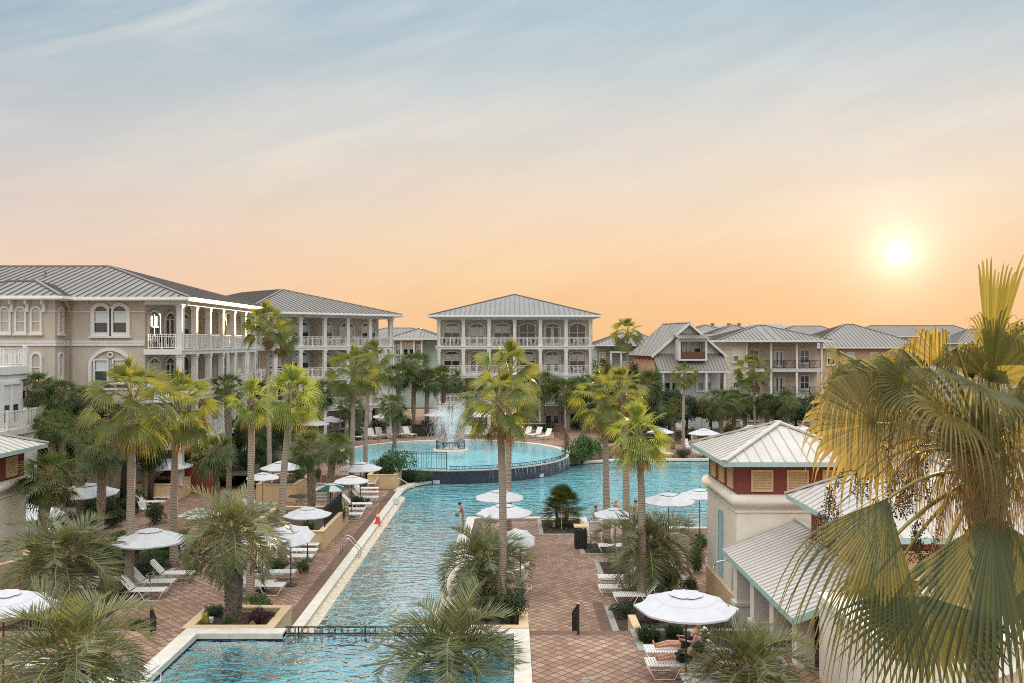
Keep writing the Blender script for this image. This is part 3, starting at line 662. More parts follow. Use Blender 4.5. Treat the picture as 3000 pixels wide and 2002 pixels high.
# ================================================================== balcony apartment blocks
FL = [0.0, 2.75, 5.85, 9.0]; EAVE = 12.35
def apartment(label, loc, rz, Wd, Dp, nb, ends=(True, True), group='apartment blocks with white balconies'):
    R_ = thing('apartment_building', label, 'building', loc, rz, group); PD = 2.3
    mb = MB(); mb.box(0.02, PD, -.9, Wd - .02, Dp, EAVE); mb.build('wall', 'stucco', R_)
    for i in (1, 2, 3):
        mb = MB(); mb.box(-.22, -.22, FL[i] - .36, Wd + .22, PD - .003, FL[i]); mb.box(-.28, -.28, FL[i] - .12, Wd + .28, -.22, FL[i] + .02); mb.build('balcony_floor', 'white', R_)
    mb = MB(); mb.box(-.15, -.15, EAVE - .42, Wd + .15, .25, EAVE - .02); mb.box(-.12, .25, EAVE - .42, .2, PD - .004, EAVE - .02); mb.box(Wd - .2, .25, EAVE - .42, Wd + .12, PD - .004, EAVE - .02); mb.build('beam', 'white', R_)
    mb = MB(); mb.box(.02, 0, EAVE - .06, Wd - .02, PD, EAVE - .03); mb.build('ceiling', 'stucco', R_)
    bw = Wd / nb
    for fl in range(4):
        z0 = FL[fl] + (.001 if fl else 0); z1 = (FL[fl + 1] - .36 if fl < 3 else EAVE - .42)
        for i in range(nb + 1): link('column', column_mesh(z1 - z0 - .001), R_, (min(max(i * bw, .12), Wd - .12), .02, z0))
        if fl:
            for i in range(nb): link('railing', rail_mesh(bw - .46), R_, (i * bw + .23, .02, FL[fl] + .002))
            if ends[0]: link('railing', rail_mesh(PD - .5), R_, (.06, .3, FL[fl] + .002), pi / 2)
            if ends[1]: link('railing', rail_mesh(PD - .5), R_, (Wd - .06, .3, FL[fl] + .002), pi / 2)
    for fl in range(4):
        for i in range(nb):
            xc = (i + .5) * bw; dr = i % 3 == 1
            if dr: window(R_, (xc, PD - .015, FL[fl] + .01), 1.7, 2.5 if fl else 2.1, .45 if fl else 0, True, blind=(rnd.random() < .6))
            else: window(R_, (xc, PD - .015, FL[fl] + .75), 1.7, 1.75 if fl else 1.3, .28 if fl else 0, blind=rnd.random() < .6)
        mb = MB(); mb.box(Wd / 2 - .08, .25, FL[fl] + .01, Wd / 2 + .08, PD - .004, (FL[fl + 1] - .37 if fl < 3 else EAVE - .43)); mb.build('partition', 'stucco', R_)
    for xx in (-.02, Wd + .02):
        mb = MB(); mb.tube([(xx, -.72, EAVE - .1), (xx, -.5, EAVE - .4), (xx, -.26, EAVE - .7), (xx, -.26, .1)], .05, 6); mb.build('downspout', 'white_metal', R_)
    rf = hip_roof(R_, -.9, -.9, Wd + .9, Dp + .9, EAVE + .05, 2.75, fascia='white', fh=.26)
    mb = MB(); strip(mb, [(-.9, -.9), (Wd + .9, -.9), (Wd + .9, Dp + .9), (-.9, Dp + .9)], .003, .13, EAVE - .14, EAVE + .03, True); mb.build('gutter', 'white_metal', rf)
    return R_
cB = apartment('beige apartment block facing straight on behind the fountain, grey hip roof', (-8.2, 98, .9), 0, 17.0, 22, 6)
bB = apartment('apartment block turned at an angle, between the nearest block and the fountain', (-25.2, 84.9, .9), radians(44.2), 16.8, 26, 6)
aB = apartment('nearest beige apartment block at the left edge with arched windows and sunlit balconies', (-21.9, 58.5, .9), pi / 2, 16.8, 26, 6)
# side wall of the nearest block (its local -x face)
def side_win(y, zz, w_, h, rise, **k): return window(aB, (.0, y, zz), w_, h, rise, rz=-pi / 2, **k)
mb = MB()
for (y0, y1) in ((PDs, PDe) for PDs, PDe in ((2.3, 7.4),)):
    mb.box(-.06, y0, 9.42, .018, y1, 9.56); mb.box(-.09, y0, 9.22, .018, y1, 9.38); mb.box(-.05, y0, 11.42, .018, y1, 11.5); mb.box(-.05, y0, 6.3, .018, y1, 6.42)
mb.build('stringcourse', 'white', aB)
for dy in (-.62, .62):
    side_win(4.55 + dy, 10.1, .86, 1.72, .36, tr=.24, mull=0); side_win(4.55 + dy, 6.9, .80, 1.35, .0, tr=.1, mull=0)
mb = MB(); ring_panel(mb, arch_pts(2.9, 2.55, .95, 12), arch_pts(2.45, 2.33, .80, 12), -.12, .02); mb.tube([(.17 * cos(2 * pi * i / 12), -.08, 2.06 + .17 * sin(2 * pi * i / 12)) for i in range(13)], .06, 6, 0, False); mb.build('arch_trim', 'white', aB, (0, 4.55, 6.55), -pi / 2)
mb = MB(); mb.tube([(-.8, 7.15, EAVE - .1), (-.5, 7.15, EAVE - .5), (-.08, 7.15, EAVE - .8), (-.08, 7.15, .1)], .06, 6); mb.build('downspout', 'stucco', aB)
mb = MB(); mb.box(-1.4, 7.5, -.9, .0, 14.5, EAVE - .03); bay = mb.build('bay', 'stucco', aB)
mb = MB(); mb.box(-1.46, 7.44, 9.42, -1.401, 14.5, 9.56); mb.box(-1.49, 7.41, 9.22, -1.401, 14.5, 9.38); mb.box(-1.45, 7.45, 11.42, -1.401, 14.5, 11.5); mb.box(-1.4, 7.44, 9.42, 0, 7.499, 9.56); mb.box(-1.4, 7.41, 9.22, 0, 7.499, 9.38); mb.box(-1.4, 7.45, 11.42, 0, 7.499, 11.5); mb.build('stringcourse', 'white', bay)
for y in (8.7, 9.7, 10.7):
    window(bay, (-1.4, y, 10.15), .5, 1.5, .25, rz=-pi / 2, tr=.14, mull=0); window(bay, (-1.4, y, 7.2), .5, 1.5, .25, rz=-pi / 2, tr=.14, mull=0)
for zz in (10.15, 7.2): window(bay, (-.75, 7.499, zz), .4, 1.5, .2, rz=0, tr=.14, mull=0)
for y in (8.15, 9.2, 10.2, 11.25):
    mb = MB(); mb.box(-1.62, y - .1, EAVE - .95, -1.402, y + .1, EAVE - .03); mb.box(-1.85, y - .08, EAVE - .45, -1.62, y + .08, EAVE - .04); mb.build('bracket', 'white', bay)
rfb = hip_roof(bay, -2.2, 6.7, 4.6, 15.3, EAVE + .06, 1.15, fascia='white', fh=.26, axis='y')
mb = MB(); strip(mb, [(-2.2, 6.7), (4.0, 6.7), (4.0, 15.3), (-2.2, 15.3)], .003, .13, EAVE - .13, EAVE + .04, True); mb.build('gutter', 'white_metal', rfb)
for y, x in ((11.6, 5.2), (17.5, 2.5)):
    mb = MB(); zz = EAVE + .05 + 2.75 * (x + .9) / 9.3; mb.tube([(x, y, zz), (x, y, zz + .45)], .06, 6); mb.lathe([(.16, zz), (.06, zz + .12)], 8, (x, y)); mb.build('vent_pipe', 'roof_rib', aB)
# balcony set on the sunlit corner
PS = t = thing('patio_set', 'dark table and chairs on the top corner balcony of the nearest block', 'patio set', (-23.2, 60.2, 9.9), 0, 'balcony tables and chairs')
mb = MB(); mb.lathe([(.0, .7), (.42, .7), (.42, .73), (0, .73)], 12); mb.tube([(0, 0, 0), (0, 0, .7)], .04, 6); mb.build('table', 'black', t)
for ax in (-.7, .7):
    mb = MB(); mb.box(ax - .22, -.22, .42, ax + .22, .22, .46); mb.box(ax - .22, .18, .46, ax + .22, .22, .95)
    for qx in (-.19, .19):
        for qy in (-.19, .19): mb.box(ax + qx - .02, qy - .02, 0, ax + qx + .02, qy + .02, .42)
    mb.build('chair', 'black', t)
for lx, fl, lb in ((1.4, 3, 'dark table and chairs on the top left balcony of the middle block'), (9.9, 3, 'dark table and chairs on the top balcony right of centre on the middle block'), (15.5, 3, 'dark table and chairs on the top right balcony of the middle block'), (15.5, 2, 'dark table and chairs on the second balcony at the right of the middle block')):
    q = dup(PS); q.location = (-8.2 + lx, 99.2, .9 + FL[fl]); q['label'] = lb
# ================================================================== bathhouse towers
def louvre_mesh(w_, h, m_='louvre'):
    def mk():
        mb = MB(); mb.box(-w_ / 2, -.05, 0, w_ / 2, -.0, .08); mb.box(-w_ / 2, -.05, h - .08, w_ / 2, -.0, h)
        for s_ in (-1, 1): mb.box(min(s_ * w_ / 2, s_ * (w_ / 2 - .08)), -.05, .08, max(s_ * w_ / 2, s_ * (w_ / 2 - .08)), 0, h - .08)
        n = int((h - .16) / .055)
        for i in range(n):
            z0 = .08 + (h - .16) * i / n; st_ = (h - .16) / n
            mb.poly([(-w_ / 2 + .08, -.04, z0), (w_ / 2 - .08, -.04, z0), (w_ / 2 - .08, -.002, z0 + st_ * .98), (-w_ / 2 + .08, -.002, z0 + st_ * .98)])
            mb.poly([(-w_ / 2 + .08, -.002, z0 - .0), (w_ / 2 - .08, -.002, z0), (w_ / 2 - .08, -.04, z0), (-w_ / 2 + .08, -.04, z0)])
        return mb.mesh('louvre', m_)
    return cached(('lv', w_, h, m_), mk)
def roll(mb, poly, r, zc, n=8):
    k = len(poly); rings = []
    for j in range(n + 1):
        a = -pi / 2 + pi * j / n; rings.append((offs(poly, r * .85 * cos(a), True), zc + r * sin(a)))
    base = [mb.add([(x, y, zz) for x, y in p]) for p, zz in rings]
    for j in range(n):
        for i in range(k): q = (i + 1) % k; mb.face([base[j] + i, base[j] + q, base[j + 1] + q, base[j + 1] + i], 0, True)
    mb.sheet([rings[-1][0]], rings[-1][1])
def tower(R_, x0, y0, x1, y1, zr0, zr1, ov=.6, rise=1.1, nf=3, ns=3, sides=('f', 'l'), zb=0.0):
    mb = MB(); mb.box(x0, y0, zb, x1, y1, zr0 - .3); wl = mb.build('wall', 'cream', R_)
    P_ = [(x0, y0), (x1, y0), (x1, y1), (x0, y1)]
    mb = MB(); strip(mb, P_, -.1, .06, zb, zb + 1.08, True); mb.build('wainscot', 'tan', wl)
    mb = MB(); roll(mb, P_, .24, zr0 - .22); mb.build('moulding', 'cream', R_)
    mb = MB(); strip(mb, P_, -.1, .05, zr0 - .62, zr0 - .56, True); mb.build('moulding', 'cream', R_)
    mb = MB(); mb.box(x0 + .05, y0 + .05, zr0 - .0, x1 - .05, y1 - .05, zr1); mb.build('clerestory', 'red', R_)
    h = .8 if zr1 - zr0 > 1.0 else zr1 - zr0 - .2
    lm = louvre_mesh(.8, h); zc = zr0 + (zr1 - zr0 - h) * .32
    wd = x1 - x0; dd = y1 - y0
    if 'f' in sides:
        for i in range(nf): link('louvre', lm, R_, (x0 + wd * (i + .72) / (nf + .44), y0 + .045, zc))
    if 'l' in sides:
        for i in range(ns): link('louvre', lm, R_, (x0 + .045, y0 + dd * (i + .72) / (ns + .44), zc), -pi / 2)
    if 'r' in sides:
        for i in range(ns): link('louvre', lm, R_, (x1 - .045, y0 + dd * (i + .72) / (ns + .44), zc), pi / 2)
    hip_roof(R_, x0 - ov, y0 - ov, x1 + ov, y1 + ov, zr1 + .1, rise, ('roof_w', 'rib_w'), .42, 'teal', .17, rib=.03, ribw=.035)
bh = thing('bathhouse', 'cream bathhouse with dark red clerestories, tan louvres and pale metal roofs at right', 'building', (8, 30, 0))
bh2 = bpy.data.objects.new('dummy', None)
class Sub:
    pass
def shifted(mbuild): return mbuild
# everything of the bathhouse is built in world coordinates under an Empty at the origin
bh.location = (0, 0, 0)
tower(bh, 8.15, 32.2, 12.6, 37.0, 4.82, 6.0, .6, 1.12)
tower(bh, 9.95, 24.1, 14.9, 29.7, 3.72, 5.1, .6, 1.75, zb=0)
tower(bh, 15.8, 27.5, 21.5, 33.5, 4.0, 5.3, .7, 1.6)
link('shutter', louvre_mesh(.62, 2.5, 'tealshut'), bh, (8.14, 34.55, 1.34), -pi / 2)
mb = MB(); mb.box(8.3, 20.2, 0, 14.2, 23.98, 3.44); mb.box(8.24, 20.14, 3.44, 14.2, 24.0, 3.62); mb.build('wall', 'cream', bh)
mb = MB(); e0 = 7.62; xr = 10.3
roof_plane(mb, [(e0, 32.15, 2.9), (e0, 24.1, 2.9), (xr, 24.1, 3.95), (xr, 32.15, 3.95)], None, None, .3, .03, 1, 0, .03)
roof_plane(mb, [(13.0, 24.1, 2.9), (13.0, 32.15, 2.9), (xr, 32.15, 3.95), (xr, 24.1, 3.95)], None, None, .3, .03, 1, 0, .03)
mb.bar((xr, 24.1, 3.98), (xr, 32.15, 3.98), .2, .05)
pr = mb.build('porch_roof', ['roof_w', 'rib_w'], bh)
mb = MB(); mb.box(e0 - .02, 24.08, 2.72, e0 + .05, 32.15, 2.9); mb.bar((e0, 24.06, 2.82), (xr, 24.06, 3.86), .06, .2); mb.build('fascia', 'teal', pr)
for i, y in enumerate((31.6, 29.4, 27.2, 25.0)):
    mb = MB(); mb.box(7.95, y - .22, 0, 8.45, y + .22, 2.75); mb.box(7.9, y - .27, 0, 8.5, y + .27, 1.05); mb.box(7.86, y - .31, 1.05, 8.54, y + .31, 1.17); mb.build('pier', ['cream'], bh)
mb = MB(); mb.box(9.4, 24.3, 0, 9.6, 32.1, 2.8); mb.build('wall', 'brown', bh)
mb = MB()
mb.poly([(8.9, 22.4, 2.35), (8.9, 19.5, 2.35), (11.5, 19.5, 3.3), (11.5, 22.4, 3.3)])
roof_plane(mb, [(7.9, 21.2, 2.1), (7.9, 18.5, 2.1), (9.7, 18.5, 2.8), (9.7, 21.2, 2.8)], None, None, .3, .03, 1, 0, .03)
mb.build('porch_roof', ['roof_w', 'rib_w'], bh)
mb = MB(); mb.tube([(8.14, 32.75, 2.25), (7.95, 32.75, 2.32), (7.6, 32.75, 2.28), (7.45, 32.75, 2.12)], .03, 6); mb.lathe([(.02, 2.14), (.07, 2.02), (.07, 2.0)], 8, (7.44, 32.75)); mb.tube([(8.12, 32.75, 2.25), (8.12, 32.75, 1.2)], .015, 5)
mb.build('shower_head', 'steel', bh)
lh = thing('bathhouse', 'cream bathhouse tower cut off by the left edge, red band and one full tan louvre', 'building', (0, 0, 0))
tower(lh, -24.9, 32.0, -20.2, 36.9, 4.82, 6.0, .6, 1.12, sides=('r',))
mb = MB(); mb.box(-20.199, 31.9, .0, -20.15, 34.0, .05); link('shutter', louvre_mesh(.62, 2.5, 'tealshut'), lh, (-20.19, 34.3, 1.34), pi / 2)
mb = MB(); strip(mb, arc(-20.0, 33.2, 1.5, -60, 60, 10), 0, .25, .02, 2.3)
tag(mb.build('curved_wall', 'tan'), 'low curved tan wall at the foot of the left bathhouse', 'wall')
# ================================================================== white house at the left edge
wh = thing('white_house', 'white sided house at the left edge with roof deck and corner balcony', 'house', (0, 0, 0))
X1 = -28.3; Y1 = 51.7
mb = MB(); mb.box(-39, 36, -.03, X1, Y1, 8.55); mb.build('wall', 'sid_w', wh)
mb = MB(); mb.box(-39, 35.9, 8.55, X1 + .14, Y1 + .1, 9.0); mb.box(X1 + .002, Y1 - .16, 5.6, X1 + .04, Y1 + .04, 8.55); mb.build('trim', 'white', wh)
for i in range(3): link('railing', rail_mesh(2.9, 1.02, False, 'white', .14), wh, (X1 + .02, Y1 - 3.0 * (i + 1), 9.01), pi / 2)
for i in range(2): link('railing', rail_mesh(2.9, 1.02, False, 'white', .14), wh, (X1 - 3.05 * (i + 1), Y1 - .02, 9.01))
mb = MB(); mb.box(X1 - .1, Y1 - .14, 9.001, X1 + .12, Y1 + .08, 10.13); mb.box(X1 - .14, Y1 - .18, 10.13, X1 + .16, Y1 + .12, 10.19); mb.build('post', 'white', wh)
mb = MB(); mb.box(X1 + .003, 46.0, 5.25, -27.3, Y1 - .1, 5.56); mb.box(X1 + .003, 46.2, -.03, -27.5, Y1 - .3, 5.25); mb.build('balcony', 'white', wh)
link('railing', rail_mesh(3.3, 1.02, False, 'white', .13), wh, (-27.36, 48.2, 5.57), pi / 2); link('railing', rail_mesh(.85, 1.02, False, 'white', .13), wh, (X1 + .05, Y1 - .2, 5.57)); link('railing', rail_mesh(.85, 1.02, False, 'white', .13), wh, (X1 + .05, 48.1, 5.57))
for y in (48.1, 49.85, Y1 - .2): mb = MB(); mb.box(-27.42, y - .06, 5.561, -27.28, y + .06, 6.68); mb.build('post', 'white', wh)
window(wh, (X1 + .015, 50.1, 5.58), 1.75, 2.4, 0, True, rz=pi / 2, tr=.16); window(wh, (X1 + .015, 46.2, 5.58), 1.75, 2.4, 0, True, rz=pi / 2, tr=.16)
mb = MB(); mb.box(X1 + .003, 51.25, 7.1, X1 + .08, 51.4, 7.55); mb.tube([(X1 + .08, 51.32, 7.5), (X1 + .28, 51.32, 7.56), (X1 + .38, 51.32, 7.48)], .025, 5); mb.lathe([(.03, 7.5), (.11, 7.36)], 8, (X1 + .4, 51.32)); mb.build('wall_lamp', 'black', wh)
# ================================================================== houses on the right and far roofs
fH = thing('gabled_house', 'grey board gabled house with a recessed dormer window and low front porch roof', 'house', (16.9, 105, 0), radians(10))
Wf, Df = 8.2, 8.0; zE = 9.2; zA = 12.65
mb = MB(); mb.box(0, 0, -.03, Wf, Df, zE)
mb.poly([(0, 0, zE), (Wf, 0, zE), (Wf / 2, 0, zA - .15)]); mb.poly([(Wf, Df, zE), (0, Df, zE), (Wf / 2, Df, zA - .15)]); mb.build('wall', 'sid_g', fH)
mb = MB(); mb.box(-.03, .1, -.03, -.002, Df - .05, zE - .1); mb.build('wall', 'sid_o', fH)
sl = (zA - zE) / (Wf / 2)
mb = MB(); ov = .6
roof_plane(mb, [(-ov, Df + .5, zE - ov * sl), (-ov, -.6, zE - ov * sl), (Wf / 2, -.6, zA), (Wf / 2, Df + .5, zA)], None, None, .5, .05)
roof_plane(mb, [(Wf + ov, -.6, zE - ov * sl), (Wf + ov, Df + .5, zE - ov * sl), (Wf / 2, Df + .5, zA), (Wf / 2, -.6, zA)], None, None, .5, .05)
mb.bar((Wf / 2, -.6, zA + .03), (Wf / 2, Df + .5, zA + .03), .3, .08)
rf = mb.build('roof', ['roof_w', 'roof_rib'], fH)
mb = MB()
for s_ in (-1, 1): mb.bar((Wf / 2, -.6, zA - .12), (Wf / 2 + s_ * (Wf / 2 + ov), -.6, zE - ov * sl - .12), .08, .26)
mb.build('bargeboard', 'white', rf)
for i in range(6):
    y = .4 + i * 1.3; mb = MB(); mb.bar((-.0, y, zE - 1.0), (-.5, y, zE - .5), .1, .1); mb.bar((-.5, y, zE - .48), (.0, y, zE - .42), .1, .1); mb.build('bracket', 'brown', fH)
mb = MB(); roof_plane(mb, [(-.3, -2.2, 7.0), (Wf + .3, -2.2, 7.0), (Wf + .3, -.003, 8.95), (-.3, -.003, 8.95)], None, None, .42, .05); mb.build('porch_roof', ['roof', 'roof_rib'], fH)
mb = MB(); mb.box(-.3, -2.2, 6.75, Wf + .3, -2.05, 6.97); mb.build('beam', 'white', fH)
for x in (.3, 2.6, 5.6, 7.9): mb = MB(); mb.box(x - .12, -2.1, -.03, x + .12, -1.86, 6.745); mb.build('post', 'white', fH)
for x in (2.0, 6.2): window(fH, (x, -.012, 4.3), 1.9, 2.3, 0, True)
x0, x1 = 2.35, 5.85
mb = MB(); mb.box(x0, -1.7, 8.15, x0 + .22, -1.4, 10.75); mb.box(x1 - .22, -1.7, 8.15, x1, -1.4, 10.75); mb.box(x0 + .22, -1.7, 10.4, x1 - .22, -1.4, 10.75); mb.box(x0 + .22, -1.7, 8.15, x1 - .22, -1.4, 8.35)
mb.box(x0, -1.4, 8.2, x0 + .15, -.01, 10.7); mb.box(x1 - .15, -1.4, 8.2, x1, -.01, 10.7); dm = mb.build('dormer', 'white', fH)
mb = MB(); mb.box(x0 + .22, -1.62, 8.45, x1 - .22, -1.56, 9.2); mb.build('railing', 'brown', dm)
window(dm, (4.1, -.012, 8.4), .9, 2.0, 0, True); window(dm, (2.95, -.012, 8.9), .7, 1.4, 0, mull=0); window(dm, (5.25, -.012, 8.9), .7, 1.4, 0, mull=0)
mb = MB(); roof_plane(mb, [(x0 - .3, -2.1, 10.75), (x1 + .3, -2.1, 10.75), (x1 + .3, -.004, 11.35), (x0 - .3, -.004, 11.35)], None, None, .42, .05); mb.build('dormer_roof', ['roof', 'roof_rib'], dm)
def porch_house(label, loc, rz, Wd, Dp, side, ze, rise, sid, fl, nb, ov=1.0, name='hip_roofed_house'):
    R_ = thing(name, label, 'house', loc, rz); PDh = 2.0
    mb = MB(); mb.box(0, PDh, -.03, Wd, Dp, ze); mb.box(0, 0, -.03, side, PDh - .003, ze); mb.build('wall', sid, R_)
    mb = MB()
    for zz in fl: mb.box(side + .003, -.1, zz - .42, Wd + .1, PDh - .003, zz)
    mb.box(side + .003, -.08, ze - .3, Wd + .1, .2, ze - .01); mb.build('balcony_floor', 'sid_g', R_)
    bw = (Wd - side) / nb; lv = [0.0] + fl + [ze - .3 + .42]
    for f_ in range(len(lv) - 1):
        for i in range(nb + 1):
            mb = MB(); xx = min(side + i * bw, Wd - .1) + (.14 if i == 0 else 0); mb.box(xx - .13, -.06, lv[f_] + .001, xx + .13, .2, lv[f_ + 1] - .421); mb.build('column', 'white', R_)
        for i in range(nb):
            if f_: link('railing', rail_mesh(bw - .3, 1.0, False, 'black', .13), R_, (side + i * bw + .16, .05, lv[f_] + .002))
            window(R_, (side + (i + .5) * bw, PDh - .015, lv[f_] + (.02 if i == 1 else .7)), 1.0, 2.0 if i == 1 else 1.5, 0, i == 1, blind=False)
    for zz in [1.0] + [q + .9 for q in fl]: window(R_, (side * .55, -.012, zz), .6, 1.3, 0, mull=0)
    hip_roof(R_, -ov, -ov, Wd + ov, Dp + ov, ze, rise, ('roof', 'roof_rib'), .5)
    return R_
gH = porch_house('two storey house with tan siding and double porch, right of the gabled house', (25.8, 108, 0), 0, 12.0, 11, 2.6, 10.55, 1.9, 'sid_t', [3.9, 7.1], 3)
mb = MB()
mb.box(-1.8, 1.5, 5.0, -.003, 3.2, 5.2); mb.box(-1.8, 1.5, 5.2, -1.7, 3.2, 6.2); mb.build('side_balcony', 'brown', gH)
hH = thing('hip_roofed_house', 'ochre house with a broad pointed hip roof behind the big foreground palm', 'house', (42.5, 125, 0))
mb = MB(); mb.box(0, 0, -.03, 15.2, 14, 9.6); mb.build('wall', 'sid_o', hH); hip_roof(hH, -.9, -.9, 16.1, 14.9, 9.65, 3.3)
for x in (2.4, 5.2, 8.5, 12): window(hH, (x, -.012, 7.2), .9, 1.6, 0)
dH = thing('green_house', 'small green sided house seen between two apartment blocks', 'house', (-18.6, 140, 0))
mb = MB(); mb.box(0, 0, -.03, 7.4, 9, 10.9); mb.build('wall', 'sid_teal', dH); mb = MB(); mb.box(0, -1.6, 5, 4.6, -.003, 5.3); mb.box(0, -1.6, 10.5, 4.7, -.003, 10.85)
for x in (.1, 1.3, 3.3, 4.5): mb.box(x - .12, -1.55, 5.3, x + .12, -1.3, 10.5)
mb.build('porch', 'white', dH); window(dH, (2.3, -.012, 8.0), 1.8, 2.2, 0, True); window(dH, (.7, -.012, 8.4), .7, 1.5, 0); window(dH, (4.0, -.012, 8.4), .7, 1.5, 0)
hip_roof(dH, -.8, -2.2, 8.2, 9.8, 10.9, 1.6)
dH2 = thing('distant_house', 'grey roofed house behind the small green house', 'house', (-28, 160, 0)); mb = MB(); mb.box(0, 0, -.03, 14, 9, 11.2); mb.build('wall', 'sid_g', dH2); hip_roof(dH2, -.8, -.8, 14.8, 9.8, 11.2, 1.7)
eH = thing('teal_house', 'pale teal house with porch posts left of the gabled house', 'house', (13.4, 140, 0))
mb = MB(); mb.box(0, 0, -.03, 8.4, 9, 9.9); mb.build('wall', 'sid_teal', eH); mb = MB(); mb.box(1.9, -2.0, 4, 8.6, -.003, 4.3); mb.box(1.9, -2, 8.6, 8.6, -.003, 8.9)
for x in (2.0, 3.6, 6.1, 8.4): mb.box(x - .13, -1.95, 4.3, x + .13, -1.7, 8.6)
mb.build('porch', 'white', eH); window(eH, (.9, -.012, 7), .8, 1.6, 0); window(eH, (4.8, -.012, 5), 1.6, 2.2, 0, True); hip_roof(eH, -.7, -2.6, 9.2, 9.7, 9.9, 1.9)
eH2 = thing('distant_house', 'dark hip roofed house just left of the gable', 'house', (18, 150, 0)); mb = MB(); mb.box(0, 0, -.03, 8, 8, 9.6); mb.build('wall', 'sid_o', eH2); hip_roof(eH2, -.8, -.8, 8.8, 8.8, 9.6, 2.3)
fR = thing('flat_roofed_building', 'long low grey building on the skyline above the right houses', 'building', (46, 215, 0))
mb = MB(); mb.box(0, 0, -.03, 26, 20, 13.7); mb.box(1.5, 1, 13.7, 25, 19, 14.2); mb.box(14, 2, 14.2, 20, 10, 14.6); mb.build('wall', 'sid_g', fR)
mb = MB()
for x in (3, 7, 9.5): mb.box(x, 3, 14.2, x + .7, 4, 14.9)
mb.build('roof_vent', 'roof_rib', fR)
for i, (px, py, Y, hw, rs, lb) in enumerate(((2165, 980, 140, 4.2, 1.6, 'dark hip roof house between the gabled house and the tan house'), (2080, 972, 150, 3.6, 1.2, 'grey roof peeking over the right slope of the gable'), (2385, 985, 170, 7, 2.0, 'dark roofed house on the skyline between the tan and ochre houses'), (2700, 985, 180, 13, 2.2, 'low wide roof on the skyline right of the ochre house'), (2960, 1005, 150, 9, 2.4, 'grey roofed house behind the foreground palm at the right edge'))):
    c = D(px, py, Y); t = thing('distant_house', lb, 'house', (c.x, Y, 0)); mb = MB(); mb.box(-hw + .6, .6, -.03, hw - .6, 8, c.z); mb.build('wall', 'sid_g', t); hip_roof(t, -hw, 0, hw, 8.6, c.z, rs)
# ================================================================== palms
def rv(a, b): return rnd.uniform(a, b)
def fan_blade(mb, hub, axis, side, Rr, n=22, span=150, droop=.5, mi=0, cup=.12, split=.5, tip=1.0, seg=(0, .3, .55, .78, 1.0), pleat=.22, tail=.62):
    """fan leaf: n pleated strips from the hub; joined to split*R, then free drooping tips"""
    axis = axis.normalized(); side = (side - axis * side.dot(axis)).normalized(); nrm = side.cross(axis)
    da = radians(2 * span) / n
    for i in range(n):
        t = -radians(span) + da * (i + .5)
        d = axis * cos(t) + side * sin(t) + nrm * (cup * (1 - abs(t) / pi))
        d.normalize(); pr = (side * cos(t) - axis * sin(t))
        R_ = Rr * (.72 + .28 * cos(t * .55)) * rv(.92, 1.06); dr = droop * rv(.7, 1.35); tw = rv(-.2, .2)
        rows = []
        for q, r in enumerate(seg):
            rr_ = r * R_; p = hub + d * rr_
            over = max(0.0, r - split) / (1 - split)
            p = p + Vector((0, 0, -1)) * (dr * Rr * (.10 * r * r + .55 * over ** 1.7 * tip)) - d * (dr * Rr * .18 * over ** 2 * tip)
            wj = rr_ * da * .52
            wd = wj if r <= split else split * R_ * da * .5 * (1 - over) ** .8 * tail + .002
            if r == 0: wd = .004
            up = nrm * (wd * pleat * 2)
            if q == len(seg) - 1: rows.append([p])
            else: rows.append([p - pr * wd, p + up + pr * wd * tw * over, p + pr * wd])
        ids = [mb.add(r_) for r_ in rows]
        for q in range(len(seg) - 2):
            a, b = ids[q], ids[q + 1]; mb.face((a, a + 1, b + 1, b), mi); mb.face((a + 1, a + 2, b + 2, b + 1), mi)
        a, b = ids[-2], ids[-1]; mb.face((a, a + 1, b), mi); mb.face((a + 1, a + 2, b), mi)
def petiole(mb, a, b, sag, r, mi=1, n=4):
    pts = []
    for i in range(n + 1):
        t = i / n; p = a.lerp(b, t); pts.append(p + Vector((0, 0, sag * 4 * t * (1 - t))))
    mb.tube(pts, [r * (1 - .5 * i / n) for i in range(n + 1)], 4, mi, False)
    return (pts[-1] - pts[-2]).normalized()
GA = 2.39996
